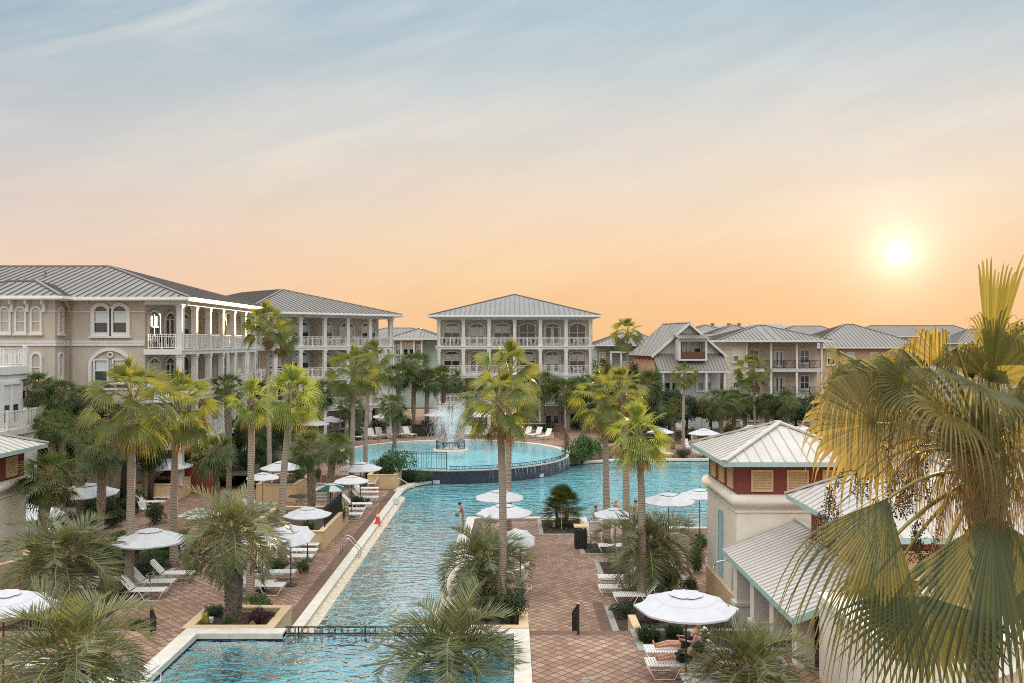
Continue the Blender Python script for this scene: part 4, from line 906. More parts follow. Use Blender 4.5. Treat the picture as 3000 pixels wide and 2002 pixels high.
def fan_crown(nl, Lp, Rr, nseg, emin, emax, droop, lm, dead=0, span=140, split=.5, compact=1.0, tip=1.0, roll=1.3):
    mb = MB(); az = rv(0, 6)
    for i in range(nl):
        u = (i + .5) / nl; az += GA + rv(-.3, .3)
        el = radians(emax + (emin - emax) * u ** .8 + rv(-7, 7))
        L = Lp * rv(.8, 1.15) * (1.0 if u > .25 else .6 + 1.6 * u) * compact; R_ = Rr * rv(.85, 1.12) * (.8 + .2 * min(1, u * 3))
        d = Vector((cos(az) * cos(el), sin(az) * cos(el), sin(el))); base = Vector((0, 0, -.35 * u)) + Vector((cos(az), sin(az), 0)) * .06
        hub = base + d * L
        ax = petiole(mb, base, hub, .10 * L, .03)
        sd = Vector((-sin(az), cos(az), 0)) + Vector((0, 0, rv(-roll, roll)))
        ax = (ax + Vector((0, 0, -.25 * u)) + Vector((rv(-.12, .12), rv(-.12, .12), rv(-.1, .1)))).normalized()
        fan_blade(mb, hub, ax, sd, R_, nseg, span, droop * (.6 + .7 * u), 0, split=split, tip=tip)
    if lm[0] == 'w':
        for i in range(3):
            az = rv(0, 6.3); d = Vector((cos(az) * rv(.08, .30), sin(az) * rv(.08, .3), 1)).normalized(); hub = d * Lp * rv(.55, .8); petiole(mb, Vector((0, 0, 0)), hub, .0, .03)
            fan_blade(mb, hub, d, Vector((rv(-1, 1), rv(-.3, .3), 0)), Rr * rv(1.0, 1.2), 16, rv(26, 46), .22, 0, split=.6, tip=1.3)
    me = mb.mesh('crown', [lm, 'petiole'])
    dm = None
    if dead:
        mb = MB()
        for i in range(dead):
            az = GA * i + rv(-.4, .4); el = radians(rv(-78, -48)); d = Vector((cos(az) * cos(el), sin(az) * cos(el), sin(el)))
            base = Vector((cos(az) * .12, sin(az) * .12, -.35 - rv(0, .25))); hub = base + d * Lp * rv(.5, .8)
            petiole(mb, base, hub, .1, .02)
            fan_blade(mb, hub, (d + Vector((0, 0, -.6))), Vector((-sin(az), cos(az), 0)), Rr * rv(.6, .85), max(10, nseg - 8), 65, .7, 0, split=.4)
        dm = mb.mesh('dry_fronds', ['w_dead', 'petiole'])
    return me, dm
def feather_crown(nl, L0, nleaf, lm, emin=5, emax=85, curl=1.5, llen=.5):
    mb = MB(); az = rv(0, 6)
    for i in range(nl):
        u = (i + .5) / nl; az += GA + rv(-.25, .25)
        el = radians(emax + (emin - emax) * u + rv(-8, 8)); L = L0 * rv(.85, 1.12) * (.75 + .25 * min(1, u * 2.5)); cu = curl * (.55 + .8 * u) * rv(.8, 1.2)
        h = Vector((cos(az), sin(az), 0)); sd0 = Vector((-sin(az), cos(az), 0)); tw = rv(-.35, .35)
        p = Vector((0, 0, -.18 * u)) + h * .07; pts = [p]; n = 9; e = el
        for q in range(n):
            e = el - cu * ((q + 1) / n) ** 1.15; p = p + (h * cos(e) + Vector((0, 0, sin(e)))) * (L / n) + sd0 * tw * .02 * q; pts.append(p)
        mb.tube(pts, [.028 * (1 - .85 * q / n) for q in range(n + 1)], 4, 1, False)
        for q in range(nleaf):
            t = .16 + .84 * (q + rv(.2, .8)) / nleaf; f = t * n; k = min(n - 1, int(f)); fr = f - k; b = pts[k].lerp(pts[k + 1], fr); tg = (pts[k + 1] - pts[k]).normalized()
            upv = tg.cross(sd0).normalized()
            l = llen * (.55 + .6 * sin(pi * min(1, .12 + t * .8))) * rv(.85, 1.1)
            for s_ in (-1, 1):
                d = (sd0 * s_ * rv(.6, .9) + tg * (.45 + .5 * t) + upv * rv(.25, .65)).normalized(); wv = tg.cross(d).normalized() * .0 + tg * .0165
                m_ = b + d * l * .55 + Vector((0, 0, -.02 * l)); e_ = b + d * l + Vector((0, 0, -.04 * l)) 
                ids = mb.add([b - wv * .6, b + wv * .6, m_ + wv, m_ - wv, e_]); mb.face((ids, ids + 1, ids + 2, ids + 3), 0); mb.face((ids + 3, ids + 2, ids + 4), 0)
    return mb.mesh('crown', [lm, 'petiole'])
WC = [fan_crown(22, 1.0, .92, 26, -42, 86, .40, 'w_leaf', 7, 98, .58, tip=1.1, roll=.9) for _ in range(4)]
WH = [fan_crown(22, .70, .86, 24, -46, 86, .40, 'w_leaf_hi', 6, 105, .52, tip=1.0, roll=.9) for _ in range(2)]
SCR = [fan_crown(40, .82, .74, 18, -58, 86, .34, 's_leaf', 0, 135, .40, tip=.8) for _ in range(4)]
PC = [feather_crown(32, 1.85, 44, 'p_leaf', -14, 82, 2.1, .48) for _ in range(3)]
def clump_crown():
    mb = MB()
    for i in range(230):
        az = rv(0, 2 * pi); u = rnd.random() ** .8; th = u * 1.75; rad = 1.05 * sin(min(th, 1.57)) * rv(.55, 1.0) + .05; zz = .55 + 1.55 * cos(th) * rv(.8, 1.05)
        zz = max(.18, zz); el = radians(82 - 95 * u + rv(-14, 14)); d = Vector((cos(az) * cos(el), sin(az) * cos(el), sin(el))); hub = Vector((cos(az) * rad, sin(az) * rad, zz))
        petiole(mb, hub - d * .5, hub, .05, .012); fan_blade(mb, hub, d, Vector((-sin(az), cos(az), rv(-.3, .3))), .46, 14, 120, .15, 0, split=.35, seg=(0, .4, .7, 1.0))
    return mb.mesh('crown', ['e_leaf', 'petiole'])
def trunk_mesh(h, r0, r1, bend, boots=0, bm='boot', bstart=0.0, bl=.22, mt='trunk_w'):
    mb = MB(); n = 14; pts = []; rs = []; sw = (rv(-.10, .10), rv(-.1, .1))
    for i in range(n + 1):
        t = i / n; pts.append(Vector((bend[0] * t * t + sw[0] * sin(pi * t) * min(1, h / 6), bend[1] * t * t + sw[1] * sin(pi * t) * min(1, h / 6), h * t - .1 * (1 - t)))); rs.append((r1 + (r0 - r1) * (1 - t) ** 1.6 + (.12 * r0 * max(0, 1 - t * 9))) * rv(.96, 1.04))
    mb.tube(pts, rs, 12, 0); tr = mb.mesh('trunk', mt); bt = None
    if boots:
        mb = MB()
        for i in range(boots):
            t = bstart + (1 - bstart) * (i + rv(0, 1)) / boots; a = GA * i + rv(-.2, .2); f = t * n; k = min(n - 1, int(f)); c = pts[k].lerp(pts[k + 1], f - k); r = rs[k]
            d = Vector((cos(a), sin(a), 0)); sd = Vector((-sin(a), cos(a), 0)); l = bl * rv(.7, 1.3); w0 = .075 * rv(.8, 1.3) * (r / .17); w0 = max(.05, w0)
            p0 = c + d * (r * .92) - Vector((0, 0, l * .3)); p1 = c + d * (r + .07) + Vector((0, 0, l * .7))
            mb.poly([p0 - sd * w0, p0 + sd * w0, p1 + sd * w0 * .45, p1 - sd * w0 * .45]); 
            p2 = p1 - d * .04; mb.poly([p1 - sd * w0 * .45, p1 + sd * w0 * .45, p2 + sd * w0 * .3, p2 - sd * w0 * .3]); mb.poly([p0 + sd * w0, c + d * r * .9 + sd * w0 * .6 + Vector((0, 0, l * .2)), p1 + sd * w0 * .45]); mb.poly([p0 - sd * w0, p1 - sd * w0 * .45, c + d * r * .9 - sd * w0 * .6 + Vector((0, 0, l * .2))])
        bt = mb.mesh('leaf_bases', bm)
    return tr, bt
def palm(kind, label, base, top, rad, group, wr=None, rot=None):
    """base: ground point, top: crown heart point, rad: crown radius in metres"""
    nm = {'W': 'fan_palm', 'H': 'fan_palm', 'S': 'cabbage_palm', 'P': 'pindo_palm'}[kind]
    t = thing(nm, label, 'palm tree', base, 0, group); h = max(.4, top.z - base.z); bend = (top.x - base.x, top.y - base.y)
    if kind in 'WH':
        r = (wr or .17) * .88; tr, bt = trunk_mesh(h, r * 1.15, r * .82, bend, 26, 'boot', max(.0, 1 - .9 / h), .3, 'trunk_w'); cm, dm = (WC if kind == 'W' else WH)[rnd.randrange(4 if kind == 'W' else 2)]; nat = 1.75 if kind == 'W' else 1.40
    elif kind == 'S':
        r = wr or .19; tr, bt = trunk_mesh(h, r, r * .9, bend, int(h * 34), 'boot', .30 if h > 2 else .05, .26, 'trunk_s'); cm, dm = SCR[rnd.randrange(4)], None; cm = cm[0]; nat = 1.5
    else:
        r = wr or .23; tr, bt = trunk_mesh(h, r, r * 1.05, bend, int(h * 70) + 10, 'boot_p', .0, .18, 'trunk_s'); cm, dm = PC[rnd.randrange(3)], None; nat = 1.55
    tk = link('trunk', tr, t)
    if bt: link('leaf_bases', bt, tk)
    s_ = rad / nat; c = link('crown', cm, t, (bend[0], bend[1], h), rot if rot is not None else rv(0, 6)); c.scale = (s_, s_, s_ * rv(.95, 1.08))
    if kind == 'S': c.scale.z = s_ * .95
    if dm: d = link('dry_fronds', dm, t, (bend[0], bend[1], h), rv(0, 6)); d.scale = (s_, s_, s_)
    return t
TG, SG, PG = 'tall fan palms around the pools', 'cabbage palms with boot covered trunks', 'blue green pindo palms'
def W_(kind, label, bx, by, cx, cy, rpx, zb=0.0, Y=None, wr=None):
    b = G(bx, by, zb) if Y is None else Vector(((bx - 1500) * Y / F, Y, zb)); Y = b.y; c = D(cx, cy, Y)
    return palm(kind, label, b, c, rpx * Y / F, TG if kind in 'WH' else SG if kind == 'S' else PG, wr)
W_('W', 'tallest left fan palm with a thick straight grey trunk rising between the left umbrellas', 377, 1737, 388, 1165, 158, wr=.20)
W_('W', 'fan palm whose trunk stands beside the couple on loungers, second from the left', 511, 1662, 522, 1185, 128, wr=.2)
W_('H', 'slim fan palm with a small lime crown, trunk just right of the thick planter palm', 734, 1757, 738, 1170, 80, wr=.17)
W_('H', 'bright bushy fan palm in front of the angled apartment block, trunk flared at its base', 829, 1657, 858, 1150, 105, wr=.19)
W_('W', 'very tall thin fan palm whose crown reaches the balconies of the nearest block', 790, 1436, 782, 945, 78, Y=62, wr=.19)
W_('W', 'very tall fan palm with hanging dry skirt, half behind its tall neighbour by the balconies', 846, 1440, 822, 985, 62, Y=65, wr=.2)
W_('W', 'tall fan palm with full round crown among the white umbrellas left of the fountain', 1028, 1471, 1037, 1080, 92, wr=.18)
W_('W', 'fan palm with a slightly leaning trunk at the left rim of the round pool', 1072, 1398, 1090, 1055, 72, wr=.18)
W_('W', 'big central fan palm with glowing crown, in front of the middle apartment block', 1470, 1762, 1462, 1175, 132, wr=.19)
W_('W', 'second palm of the central pair, its thinner trunk just behind the first', 1488, 1560, 1492, 1085, 112, Y=47.5, wr=.2)
W_('W', 'dark fan palm alone against the sky between the middle block and the gabled house', 1838, 1262, 1838, 975, 56, Y=96, wr=.18)
W_('W', 'slim solitary fan palm in front of the gabled house, at the far pool edge', 2003, 1322, 2006, 1095, 44, wr=.17)
W_('W', 'drooping fan palm in front of the tan two storey house', 2213, 1262, 2206, 1085, 64, Y=92, wr=.18)
W_('W', 'leftmost of three fan palms standing beside the bathhouse pool edge, with the tallest bright crown', 1779, 1592, 1772, 1165, 112, wr=.2)
W_('W', 'middle of the three fan palms beside the bathhouse pool edge', 1832, 1640, 1822, 1145, 92, wr=.19)
W_('H', 'lowest of the three fan palms beside the bathhouse pool edge, crown before water', 1878, 1762, 1871, 1270, 112, wr=.18)
# cabbage palms
for lb, bx, by, cx, cy, r_, zb, Y in (
    ('cabbage palm with criss cross trunk behind the left concrete walk', 292, 1540, 298, 1300, 92, 0, 47),
    ('yellowish cabbage palm right beside the left bathhouse tower', 110, 1722, 148, 1385, 112, 0, 36),
    ('cabbage palm in the shade below the nearest block balconies', 632, 1500, 622, 1320, 88, 0, 52),
    ('cabbage palm with pale patterned trunk between the white umbrellas and the green one', 910, 1556, 905, 1300, 78, 0, 48.8),
    ('cabbage palm beside the dark steps, leaning against its patterned neighbour', 968, 1482, 984, 1300, 66, 0, 56),
    ('cabbage palm under the balconies at the corner of the nearest block', 670, 1350, 665, 1130, 62, 0, 58),
    ('dark cabbage palm next to the corner of the white house', 100, 1500, 108, 1130, 72, 0, 52),
    ('dark cabbage palm in front of the arched lower windows', 180, 1500, 178, 1150, 74, 0, 53),
    ('dark cabbage palm below the wide double arched window', 262, 1500, 258, 1165, 70, 0, 54),
    ('shaded cabbage palm low behind the white house balcony', 150, 1500, 150, 1235, 70, 0, 49),
    ('shaded cabbage palm behind the tallest left palm trunk', 330, 1500, 335, 1215, 66, 0, 55),
    ('small cabbage palm at the left walk, behind the left tower roof', 232, 1540, 228, 1250, 62, 0, 48),
    ('small yellow tipped cabbage palm right of the tallest left trunk', 428, 1480, 428, 1290, 52, 0, 57),
    ('cabbage palm left of the thin tall trunks in the dark gap', 740, 1400, 742, 1240, 60, .0, 66),
    ('tallest dark cabbage palm between the angled and the middle block', 1212, 1290, 1214, 1065, 66, .9, 90),
    ('dark cabbage palm left of the tallest one between the blocks', 1168, 1280, 1166, 1095, 54, .9, 88),
    ('drooping dark cabbage palm in front of the angled block right end', 1155, 1290, 1152, 1185, 58, .9, 80),
    ('cabbage palm between the blocks, right of the tallest one', 1252, 1280, 1254, 1110, 54, .9, 90),
    ('cabbage palm in front of the left corner of the middle block', 1298, 1280, 1300, 1100, 58, .9, 92),
    ('cabbage palm in front of the lower middle balconies, right of the central palm', 1590, 1285, 1592, 1120, 62, .9, 94),
    ('left palm of the pair hiding the lower right balconies of the middle block', 1665, 1285, 1660, 1140, 60, .9, 93),
    ('right palm of the pair hiding the lower right balconies of the middle block', 1705, 1285, 1712, 1130, 64, .9, 95),
    ('big dark cabbage palm in front of the left wall of the gabled house', 1900, 1300, 1898, 1120, 66, 0, 94),
    ('cabbage palm with slim trunk behind the far white umbrella', 1972, 1330, 1972, 1192, 50, 0, 86),
    ('cabbage palm left of the white criss cross trunk, below the gabled house', 2112, 1310, 2108, 1172, 60, 0, 87),
    ('cabbage palm with a bright white criss cross trunk', 2152, 1300, 2154, 1182, 56, 0, 88),
    ('dark trunked cabbage palm right of the white criss cross trunk', 2184, 1290, 2184, 1176, 44, 0, 94),
    ('cabbage palm behind the peak of the bathhouse roof', 2250, 1290, 2246, 1180, 50, 0, 92),
    ('cabbage palm furthest right, next to the foreground palm leaves', 2308, 1290, 2302, 1170, 52, 0, 90),
    ('dusky cabbage palm among the bushes left of the gabled house', 1850, 1270, 1846, 1110, 48, 0, 100),
    ('dark cabbage palm in front of the angled block, behind the round umbrellas', 942, 1270, 940, 1145, 60, .9, 80),
    ('shadowy cabbage palm below the lowest angled balcony', 1030, 1270, 1028, 1190, 52, .9, 82),
    ('small cabbage palm between fan palm crown and middle block corner', 1372, 1285, 1372, 1130, 46, .9, 95)):
    W_('S', lb, bx, by, cx, cy, r_, zb, Y)
# pindo palms
W_('P', 'huge arching pindo palm filling the bottom left corner', 215, 2045, 212, 1900, 238, 1.3, 20.5)
W_('P', 'dark green pindo palm in front of the left bathhouse tower', 178, 1760, 180, 1625, 172, .0, 31)
W_('P', 'pindo palm with a thick rough trunk growing in the foreground planter', 682, 1806, 677, 1545, 156, 1.15, 29.4, )
W_('P', 'small pindo palm on the peninsula, beside the central palm trunk', 1413, 1745, 1413, 1635, 138, 0, 36.4)
W_('P', 'large pindo palm at bottom centre, overhanging the foreground pool', 1322, 1985, 1325, 1905, 212, 1.2, 25.5)
W_('P', 'pindo palm leaning over the strap loungers left of the bathhouse', 1925, 1745, 1898, 1585, 140, 0, 36.3)
W_('P', 'pindo palm in front of the bathhouse piers, right of the near umbrella', 2190, 2060, 2195, 1950, 190, 1.3, 22.5)
# clump palm in its own bed by the pool
t = thing('clump_palm', 'dense bushy clump palm with many short stems beside the pool, a small sign in front', 'palm tree', (2.8, 50, .02)); link('crown', clump_crown(), t)
mb = MB()
for i in range(9): a = GA * i; mb.tube([(cos(a) * .25, sin(a) * .25, 0), (cos(a) * .4, sin(a) * .4, rv(.8, 1.7))], [.07, .05], 6)
mb.build('trunk', 'trunk_s', t)
# ------------------------------------------------------------------ big foreground palm
FP = thing('foreground_palm', 'huge fan palm close at the right edge with glowing leaves and hanging fruit', 'palm tree', (5.22, 9.75, 1.3))
o_ = Vector((5.22, 9.75, 1.3)); Hh = D(2895, 1385, 9.75) - o_
tr, bt = trunk_mesh(Hh.z, .19, .16, (Hh.x, Hh.y), 46, 'boot', .80, .3, 'trunk_w'); tk = link('trunk', tr, FP); link('leaf_bases', bt, tk)
def frond(hx, hy, Y, tx, ty, tY, Rr, face, n=38, span=120, droop=.5, dead=False, split=.55, cup=.12, sag=.15, bx=0, tip=1.0, tail=.6, gold=None):
    """hub pixel + depth, a tip point for the axis, and the way the blade faces"""
    hub = D(hx, hy, Y) - o_; tipp = D(tx, ty, tY) - o_; ax = (tipp - hub).normalized(); fc = Vector(face).normalized(); sd = ax.cross(fc)
    mb = MB(); b = Hh + Vector((bx, 0, -.05)); petiole(mb, b, hub, sag, .030, 1, 7)
    fan_blade(mb, hub, ax, sd, Rr, n, span, droop, 0, split=split, cup=cup, seg=(0, .2, .4, .55, .68, .8, .9, 1.0), tip=tip, tail=tail)
    if gold is None: gold = hy < 1400 and rnd.random() < .45
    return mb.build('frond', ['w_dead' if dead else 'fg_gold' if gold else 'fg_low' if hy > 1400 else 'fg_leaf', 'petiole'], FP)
TW = (0, -1, .15)
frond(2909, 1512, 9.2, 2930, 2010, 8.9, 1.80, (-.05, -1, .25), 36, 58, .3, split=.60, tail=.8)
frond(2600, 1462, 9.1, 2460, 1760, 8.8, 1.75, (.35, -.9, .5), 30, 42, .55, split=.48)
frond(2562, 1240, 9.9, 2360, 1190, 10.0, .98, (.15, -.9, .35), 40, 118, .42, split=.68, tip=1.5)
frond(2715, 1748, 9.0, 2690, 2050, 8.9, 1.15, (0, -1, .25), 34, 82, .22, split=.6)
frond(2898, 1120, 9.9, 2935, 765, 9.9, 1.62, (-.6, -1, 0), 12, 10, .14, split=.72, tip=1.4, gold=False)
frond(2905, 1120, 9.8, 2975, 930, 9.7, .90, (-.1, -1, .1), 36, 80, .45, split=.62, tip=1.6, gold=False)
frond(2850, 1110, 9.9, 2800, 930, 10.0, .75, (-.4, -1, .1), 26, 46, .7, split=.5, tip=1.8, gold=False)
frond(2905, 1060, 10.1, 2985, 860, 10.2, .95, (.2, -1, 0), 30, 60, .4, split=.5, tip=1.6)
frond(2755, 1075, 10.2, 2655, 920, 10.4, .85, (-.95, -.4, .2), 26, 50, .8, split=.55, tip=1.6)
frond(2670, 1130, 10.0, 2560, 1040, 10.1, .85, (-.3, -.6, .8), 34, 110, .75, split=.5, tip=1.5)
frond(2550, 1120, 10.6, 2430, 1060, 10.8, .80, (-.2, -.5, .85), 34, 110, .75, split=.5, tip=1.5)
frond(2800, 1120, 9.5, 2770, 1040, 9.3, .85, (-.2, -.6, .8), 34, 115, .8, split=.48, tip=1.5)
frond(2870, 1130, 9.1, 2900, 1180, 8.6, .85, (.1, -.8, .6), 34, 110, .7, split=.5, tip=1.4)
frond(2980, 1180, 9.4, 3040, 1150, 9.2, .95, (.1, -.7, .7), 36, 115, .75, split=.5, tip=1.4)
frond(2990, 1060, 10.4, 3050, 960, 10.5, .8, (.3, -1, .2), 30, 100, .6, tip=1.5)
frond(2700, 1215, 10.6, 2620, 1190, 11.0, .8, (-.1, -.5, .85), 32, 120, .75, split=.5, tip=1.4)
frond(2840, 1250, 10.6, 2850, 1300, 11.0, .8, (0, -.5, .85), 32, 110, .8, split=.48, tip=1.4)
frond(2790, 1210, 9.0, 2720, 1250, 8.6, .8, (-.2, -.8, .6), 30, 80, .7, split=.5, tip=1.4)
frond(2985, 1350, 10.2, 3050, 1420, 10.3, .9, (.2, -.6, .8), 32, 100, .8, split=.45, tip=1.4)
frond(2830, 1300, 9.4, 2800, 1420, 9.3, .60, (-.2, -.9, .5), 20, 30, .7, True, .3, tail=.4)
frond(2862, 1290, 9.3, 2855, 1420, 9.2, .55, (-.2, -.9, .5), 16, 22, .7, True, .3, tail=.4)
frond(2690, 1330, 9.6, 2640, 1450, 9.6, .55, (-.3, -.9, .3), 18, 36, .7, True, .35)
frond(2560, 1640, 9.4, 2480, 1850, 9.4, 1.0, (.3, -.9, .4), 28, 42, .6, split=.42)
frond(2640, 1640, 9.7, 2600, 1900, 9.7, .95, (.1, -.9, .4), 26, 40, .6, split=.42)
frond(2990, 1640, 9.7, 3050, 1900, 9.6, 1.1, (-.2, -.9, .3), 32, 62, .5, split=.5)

for q in range(13):
    hx, hy, Yq = rv(2740, 3000), rv(1260, 1440), rv(8.9, 9.6)
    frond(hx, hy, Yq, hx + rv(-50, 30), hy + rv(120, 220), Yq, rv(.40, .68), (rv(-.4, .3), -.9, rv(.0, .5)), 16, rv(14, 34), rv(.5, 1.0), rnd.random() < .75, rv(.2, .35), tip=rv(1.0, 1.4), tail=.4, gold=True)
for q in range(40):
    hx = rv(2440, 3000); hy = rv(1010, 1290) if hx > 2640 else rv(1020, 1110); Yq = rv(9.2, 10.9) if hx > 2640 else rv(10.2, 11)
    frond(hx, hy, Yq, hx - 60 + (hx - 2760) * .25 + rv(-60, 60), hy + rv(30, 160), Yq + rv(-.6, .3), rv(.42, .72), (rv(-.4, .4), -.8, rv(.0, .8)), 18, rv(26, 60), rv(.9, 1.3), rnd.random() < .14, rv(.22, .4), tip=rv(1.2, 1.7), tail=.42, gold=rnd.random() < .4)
for q, (sx_, sy_, ex, ey, Yq) in enumerate(((2860, 1350, 2400, 1500, 10.1), (2850, 1370, 2560, 1420, 10.0), (2850, 1400, 2610, 1440, 9.9), (2855, 1330, 2470, 1350, 10.2), (2840, 1380, 2690, 1520, 9.8), (2845, 1390, 2730, 1600, 9.8), (2850, 1360, 2430, 1420, 10.3), (2860, 1390, 2660, 1370, 10.1))):
    mb = MB(); a = D(sx_, sy_, 9.75) - o_; e = D(ex, ey, Yq) - o_; pts = []
    for i in range(9): u = i / 8; pts.append(a.lerp(e, u) + Vector((0, 0, .45 * sin(pi * min(1, u * 1.15)) * (1 - u * .35))))
    pts += [pts[-1] + Vector((rv(-.05, .05), rv(-.05, .05), -.12 * (i + 1))) for i in range(3)]
    mb.tube(pts, [.016 - .001 * i for i in range(len(pts))], 4, 1, False)
    for br in range(5):
        u = rv(.55, 1.0); k_ = int(u * 10); p0 = pts[k_]; ln = rv(.25, .55); dx = Vector((rv(-.12, .12), rv(-.12, .12), 0)); mb.tube([p0, p0 + dx * .7 + Vector((0, 0, -ln * .5)), p0 + dx + Vector((0, 0, -ln))], .004, 3, 1, False)
        for j in range(70):
            v = rv(.1, 1.0); c = p0 + dx * v + Vector((rv(-.045, .045), rv(-.045, .045), -ln * v)); r_ = rv(.007, .012)
            n0 = mb.add([c + Vector(v3) * r_ for v3 in ((1, 0, 0), (-1, 0, 0), (0, 1, 0), (0, -1, 0), (0, 0, 1), (0, 0, -1))])
            for f3 in ((0, 2, 4), (2, 1, 4), (1, 3, 4), (3, 0, 4), (2, 0, 5), (1, 2, 5), (3, 1, 5), (0, 3, 5)): mb.face([n0 + x for x in f3], 0, True)
    mb.build('fruit_stalk', ['berry', 'petiole'], FP)
# ================================================================== shrubs, bushes, small plants
def leaf_cloud(n, size, mat_, lump=9, flat=1.0):
    mb = MB(); ls = [(Vector((rv(-.55, .55), rv(-.55, .55), rv(.2, .75))), rv(.28, .5)) for _ in range(lump)] + [(Vector((0, 0, .4)), .6)]
    for i in range(n):
        c, r = ls[i % len(ls)]; a = rv(0, 2 * pi); zz = rv(-.5, 1); q = sqrt(max(0, 1 - zz * zz)); rad = r * rv(.66, 1.06)
        nn = Vector((cos(a) * q, sin(a) * q, zz)); p = c + nn * rad; p.z = max(.02, p.z)
        t_ = nn.orthogonal().normalized(); t_ = (Matrix.Rotation(rv(0, 6.28), 3, nn) @ t_); b_ = nn.cross(t_); tl = nn * rv(-.6, .9); s_ = size * rv(.6, 1.3)
        mb.poly([p - t_ * s_ * .45, p + b_ * s_ * .9 * .3 + tl * s_ * .3, p + t_ * s_ * .2 + (b_ * .2 + tl * .7) * s_ * 1.2, p - b_ * s_ * .3 + tl * s_ * .3])
    return mb.mesh('foliage', mat_)
def grassy(n, h, mat_, spread=.5):
    mb = MB()
    for i in range(n):
        a = rv(0, 6.28); r = spread * sqrt(rnd.random()); p = Vector((cos(a) * r, sin(a) * r, 0)); d = Vector((cos(a), sin(a), 0)) * rv(.1, .8) * h; hh = h * rv(.6, 1.1); w_ = Vector((-sin(a), cos(a), 0)) * .018
        m_ = p + d * .4 + Vector((0, 0, hh * .75)); e = p + d + Vector((0, 0, hh * .8)); k_ = mb.add([p - w_, p + w_, m_ + w_, m_ - w_, e]); mb.face((k_, k_ + 1, k_ + 2, k_ + 3)); mb.face((k_ + 3, k_ + 2, k_ + 4))
    return mb.mesh('foliage', mat_)
def stems_mesh():
    mb = MB()
    for i in range(6): a = GA * i; mb.tube([(0, 0, -.02), (cos(a) * .18, sin(a) * .18, .3), (cos(a) * .32, sin(a) * .32, .62)], [.03, .02, .01], 5)
    return mb.mesh('stem', 'bark')
SHM = {k_: [leaf_cloud(3000, s_ * 1.15, m_) for _ in range(2)] for k_, s_, m_ in (('g', .085, 'shrub'), ('d', .085, 'shrub_d'), ('o', .085, 'shrub_o'), ('p', .10, 'purple'), ('y', .12, 'yellowleaf'))}
SHM['G'] = [grassy(420, .8, 'shrub_d')]; SHM['s'] = [grassy(160, 1.0, 'shrub', .3)]
STEM = stems_mesh()
def shrub(kind, label, px, py, wpx, hpx, zb=0.0, Y=None, group=None, cat='shrub'):
    p = G(px, py, zb) if Y is None else Vector(((px - 1500) * Y / F, Y, zb)); w_ = wpx * p.y / F; h = hpx * p.y / F
    t = thing('grass_clump' if kind in 'Gs' else 'shrub', label, cat, p, rv(0, 6), group)
    f = link('foliage', SHM[kind][rnd.randrange(len(SHM[kind]))], t); f.scale = (w_ / 1.9, w_ / 1.9, h / 1.15)
    if kind not in 'Gs': s_ = link('stem', STEM, t); s_.scale = f.scale
    return t
shrub('g', 'large rounded green shrub at the right end of the navy tiled pool wall', 1705, 1360, 128, 96, 0)
shrub('g', 'big bright green shrub mass on the planter at the left of the navy tiled wall', 1165, 1398, 120, 78, .8, 64)
shrub('g', 'green shrub hanging over the tan planter below the small umbrella', 1115, 1400, 70, 50, .8, 64.2)
shrub('g', 'low yellow green bush at the curved coping beside the pool handrail', 1240, 1408, 70, 36, .1, 65.2)
shrub('d', 'dark low bush tucked behind the curved coping', 1210, 1410, 60, 40, .1, 65.4)
shrub('d', 'dark glossy shrub behind the foreground pool, right of the bottom centre pindo palm', 1500, 1835, 110, 100, 1.2, 29)
shrub('d', 'dark shrub in the peninsula planter behind the bottom centre pindo palm', 1425, 1820, 100, 80, 1.2, 29.2)
shrub('g', 'green glossy shrub below the pindo palm by the bathhouse path', 2025, 1720, 70, 66, 0, 36)
shrub('g', 'taller glossy shrub beside the bathhouse path', 2035, 1640, 62, 80, 0, 40)
shrub('g', 'white flowered shrub at the pool edge next to the bathhouse corner', 2050, 1590, 66, 60, 0, 43.5)
shrub('g', 'leafy shrub behind the right pindo palm crown', 1960, 1730, 60, 60, 0, 37)
shrub('d', 'dark trailing shrub at the head of the right planting bed', 1830, 1815, 90, 46, .1, 33.5)
shrub('p', 'small purple plant next to the near white umbrella', 1900, 1840, 70, 40, .1, 32)
shrub('G', 'grassy mound in the right bed below the near umbrella', 1900, 1895, 110, 62, 1.3, 27.0)
shrub('G', 'second grassy mound in the right bed, close to the sunbathers', 1975, 1885, 90, 62, 1.3, 27.3)
shrub('p', 'purple leaved plant in the planter to the right of the thick palm', 760, 1830, 84, 44, 1.2, 29.0)
shrub('g', 'small bright green plant in front of the thick planter palm', 665, 1838, 40, 36, 1.2, 28.6)
shrub('y', 'small yellow plant at the left end of the planter', 598, 1830, 30, 34, 1.2, 28.8)
shrub('y', 'tiny yellow plant at the right front of the planter', 740, 1838, 22, 22, 1.2, 28.4)
shrub('d', 'dark low bush left of the thick palm in the planter', 625, 1805, 80, 34, 1.2, 29.8)
shrub('g', 'green shrub at the foot of the slim lime crowned palm', 760, 1775, 92, 44, 0, 34.6)
shrub('g', 'small green bush in the kerbed bed in front of the lounger pair', 880, 1690, 56, 40, 0, 39.9)
shrub('g', 'small green bush left of the flared palm trunk', 805, 1675, 50, 36, 0, 40.6)
shrub('s', 'grassy tuft spilling over the long tan planter corner', 905, 1560, 80, 40, .8, 45)
shrub('g', 'green vine trailing down the far end of the long tan planter', 1003, 1545, 40, 70, .2, 49.5)
shrub('d', 'small bush at the foot of the patterned palm trunk', 1048, 1480, 44, 28, 0, 56.5)
shrub('g', 'green bush on the planter left of the dark steps', 875, 1405, 60, 44, 1.0, 60)
shrub('g', 'round bush on a low wall beside the round pool entry', 932, 1395, 30, 40, .9, 61)
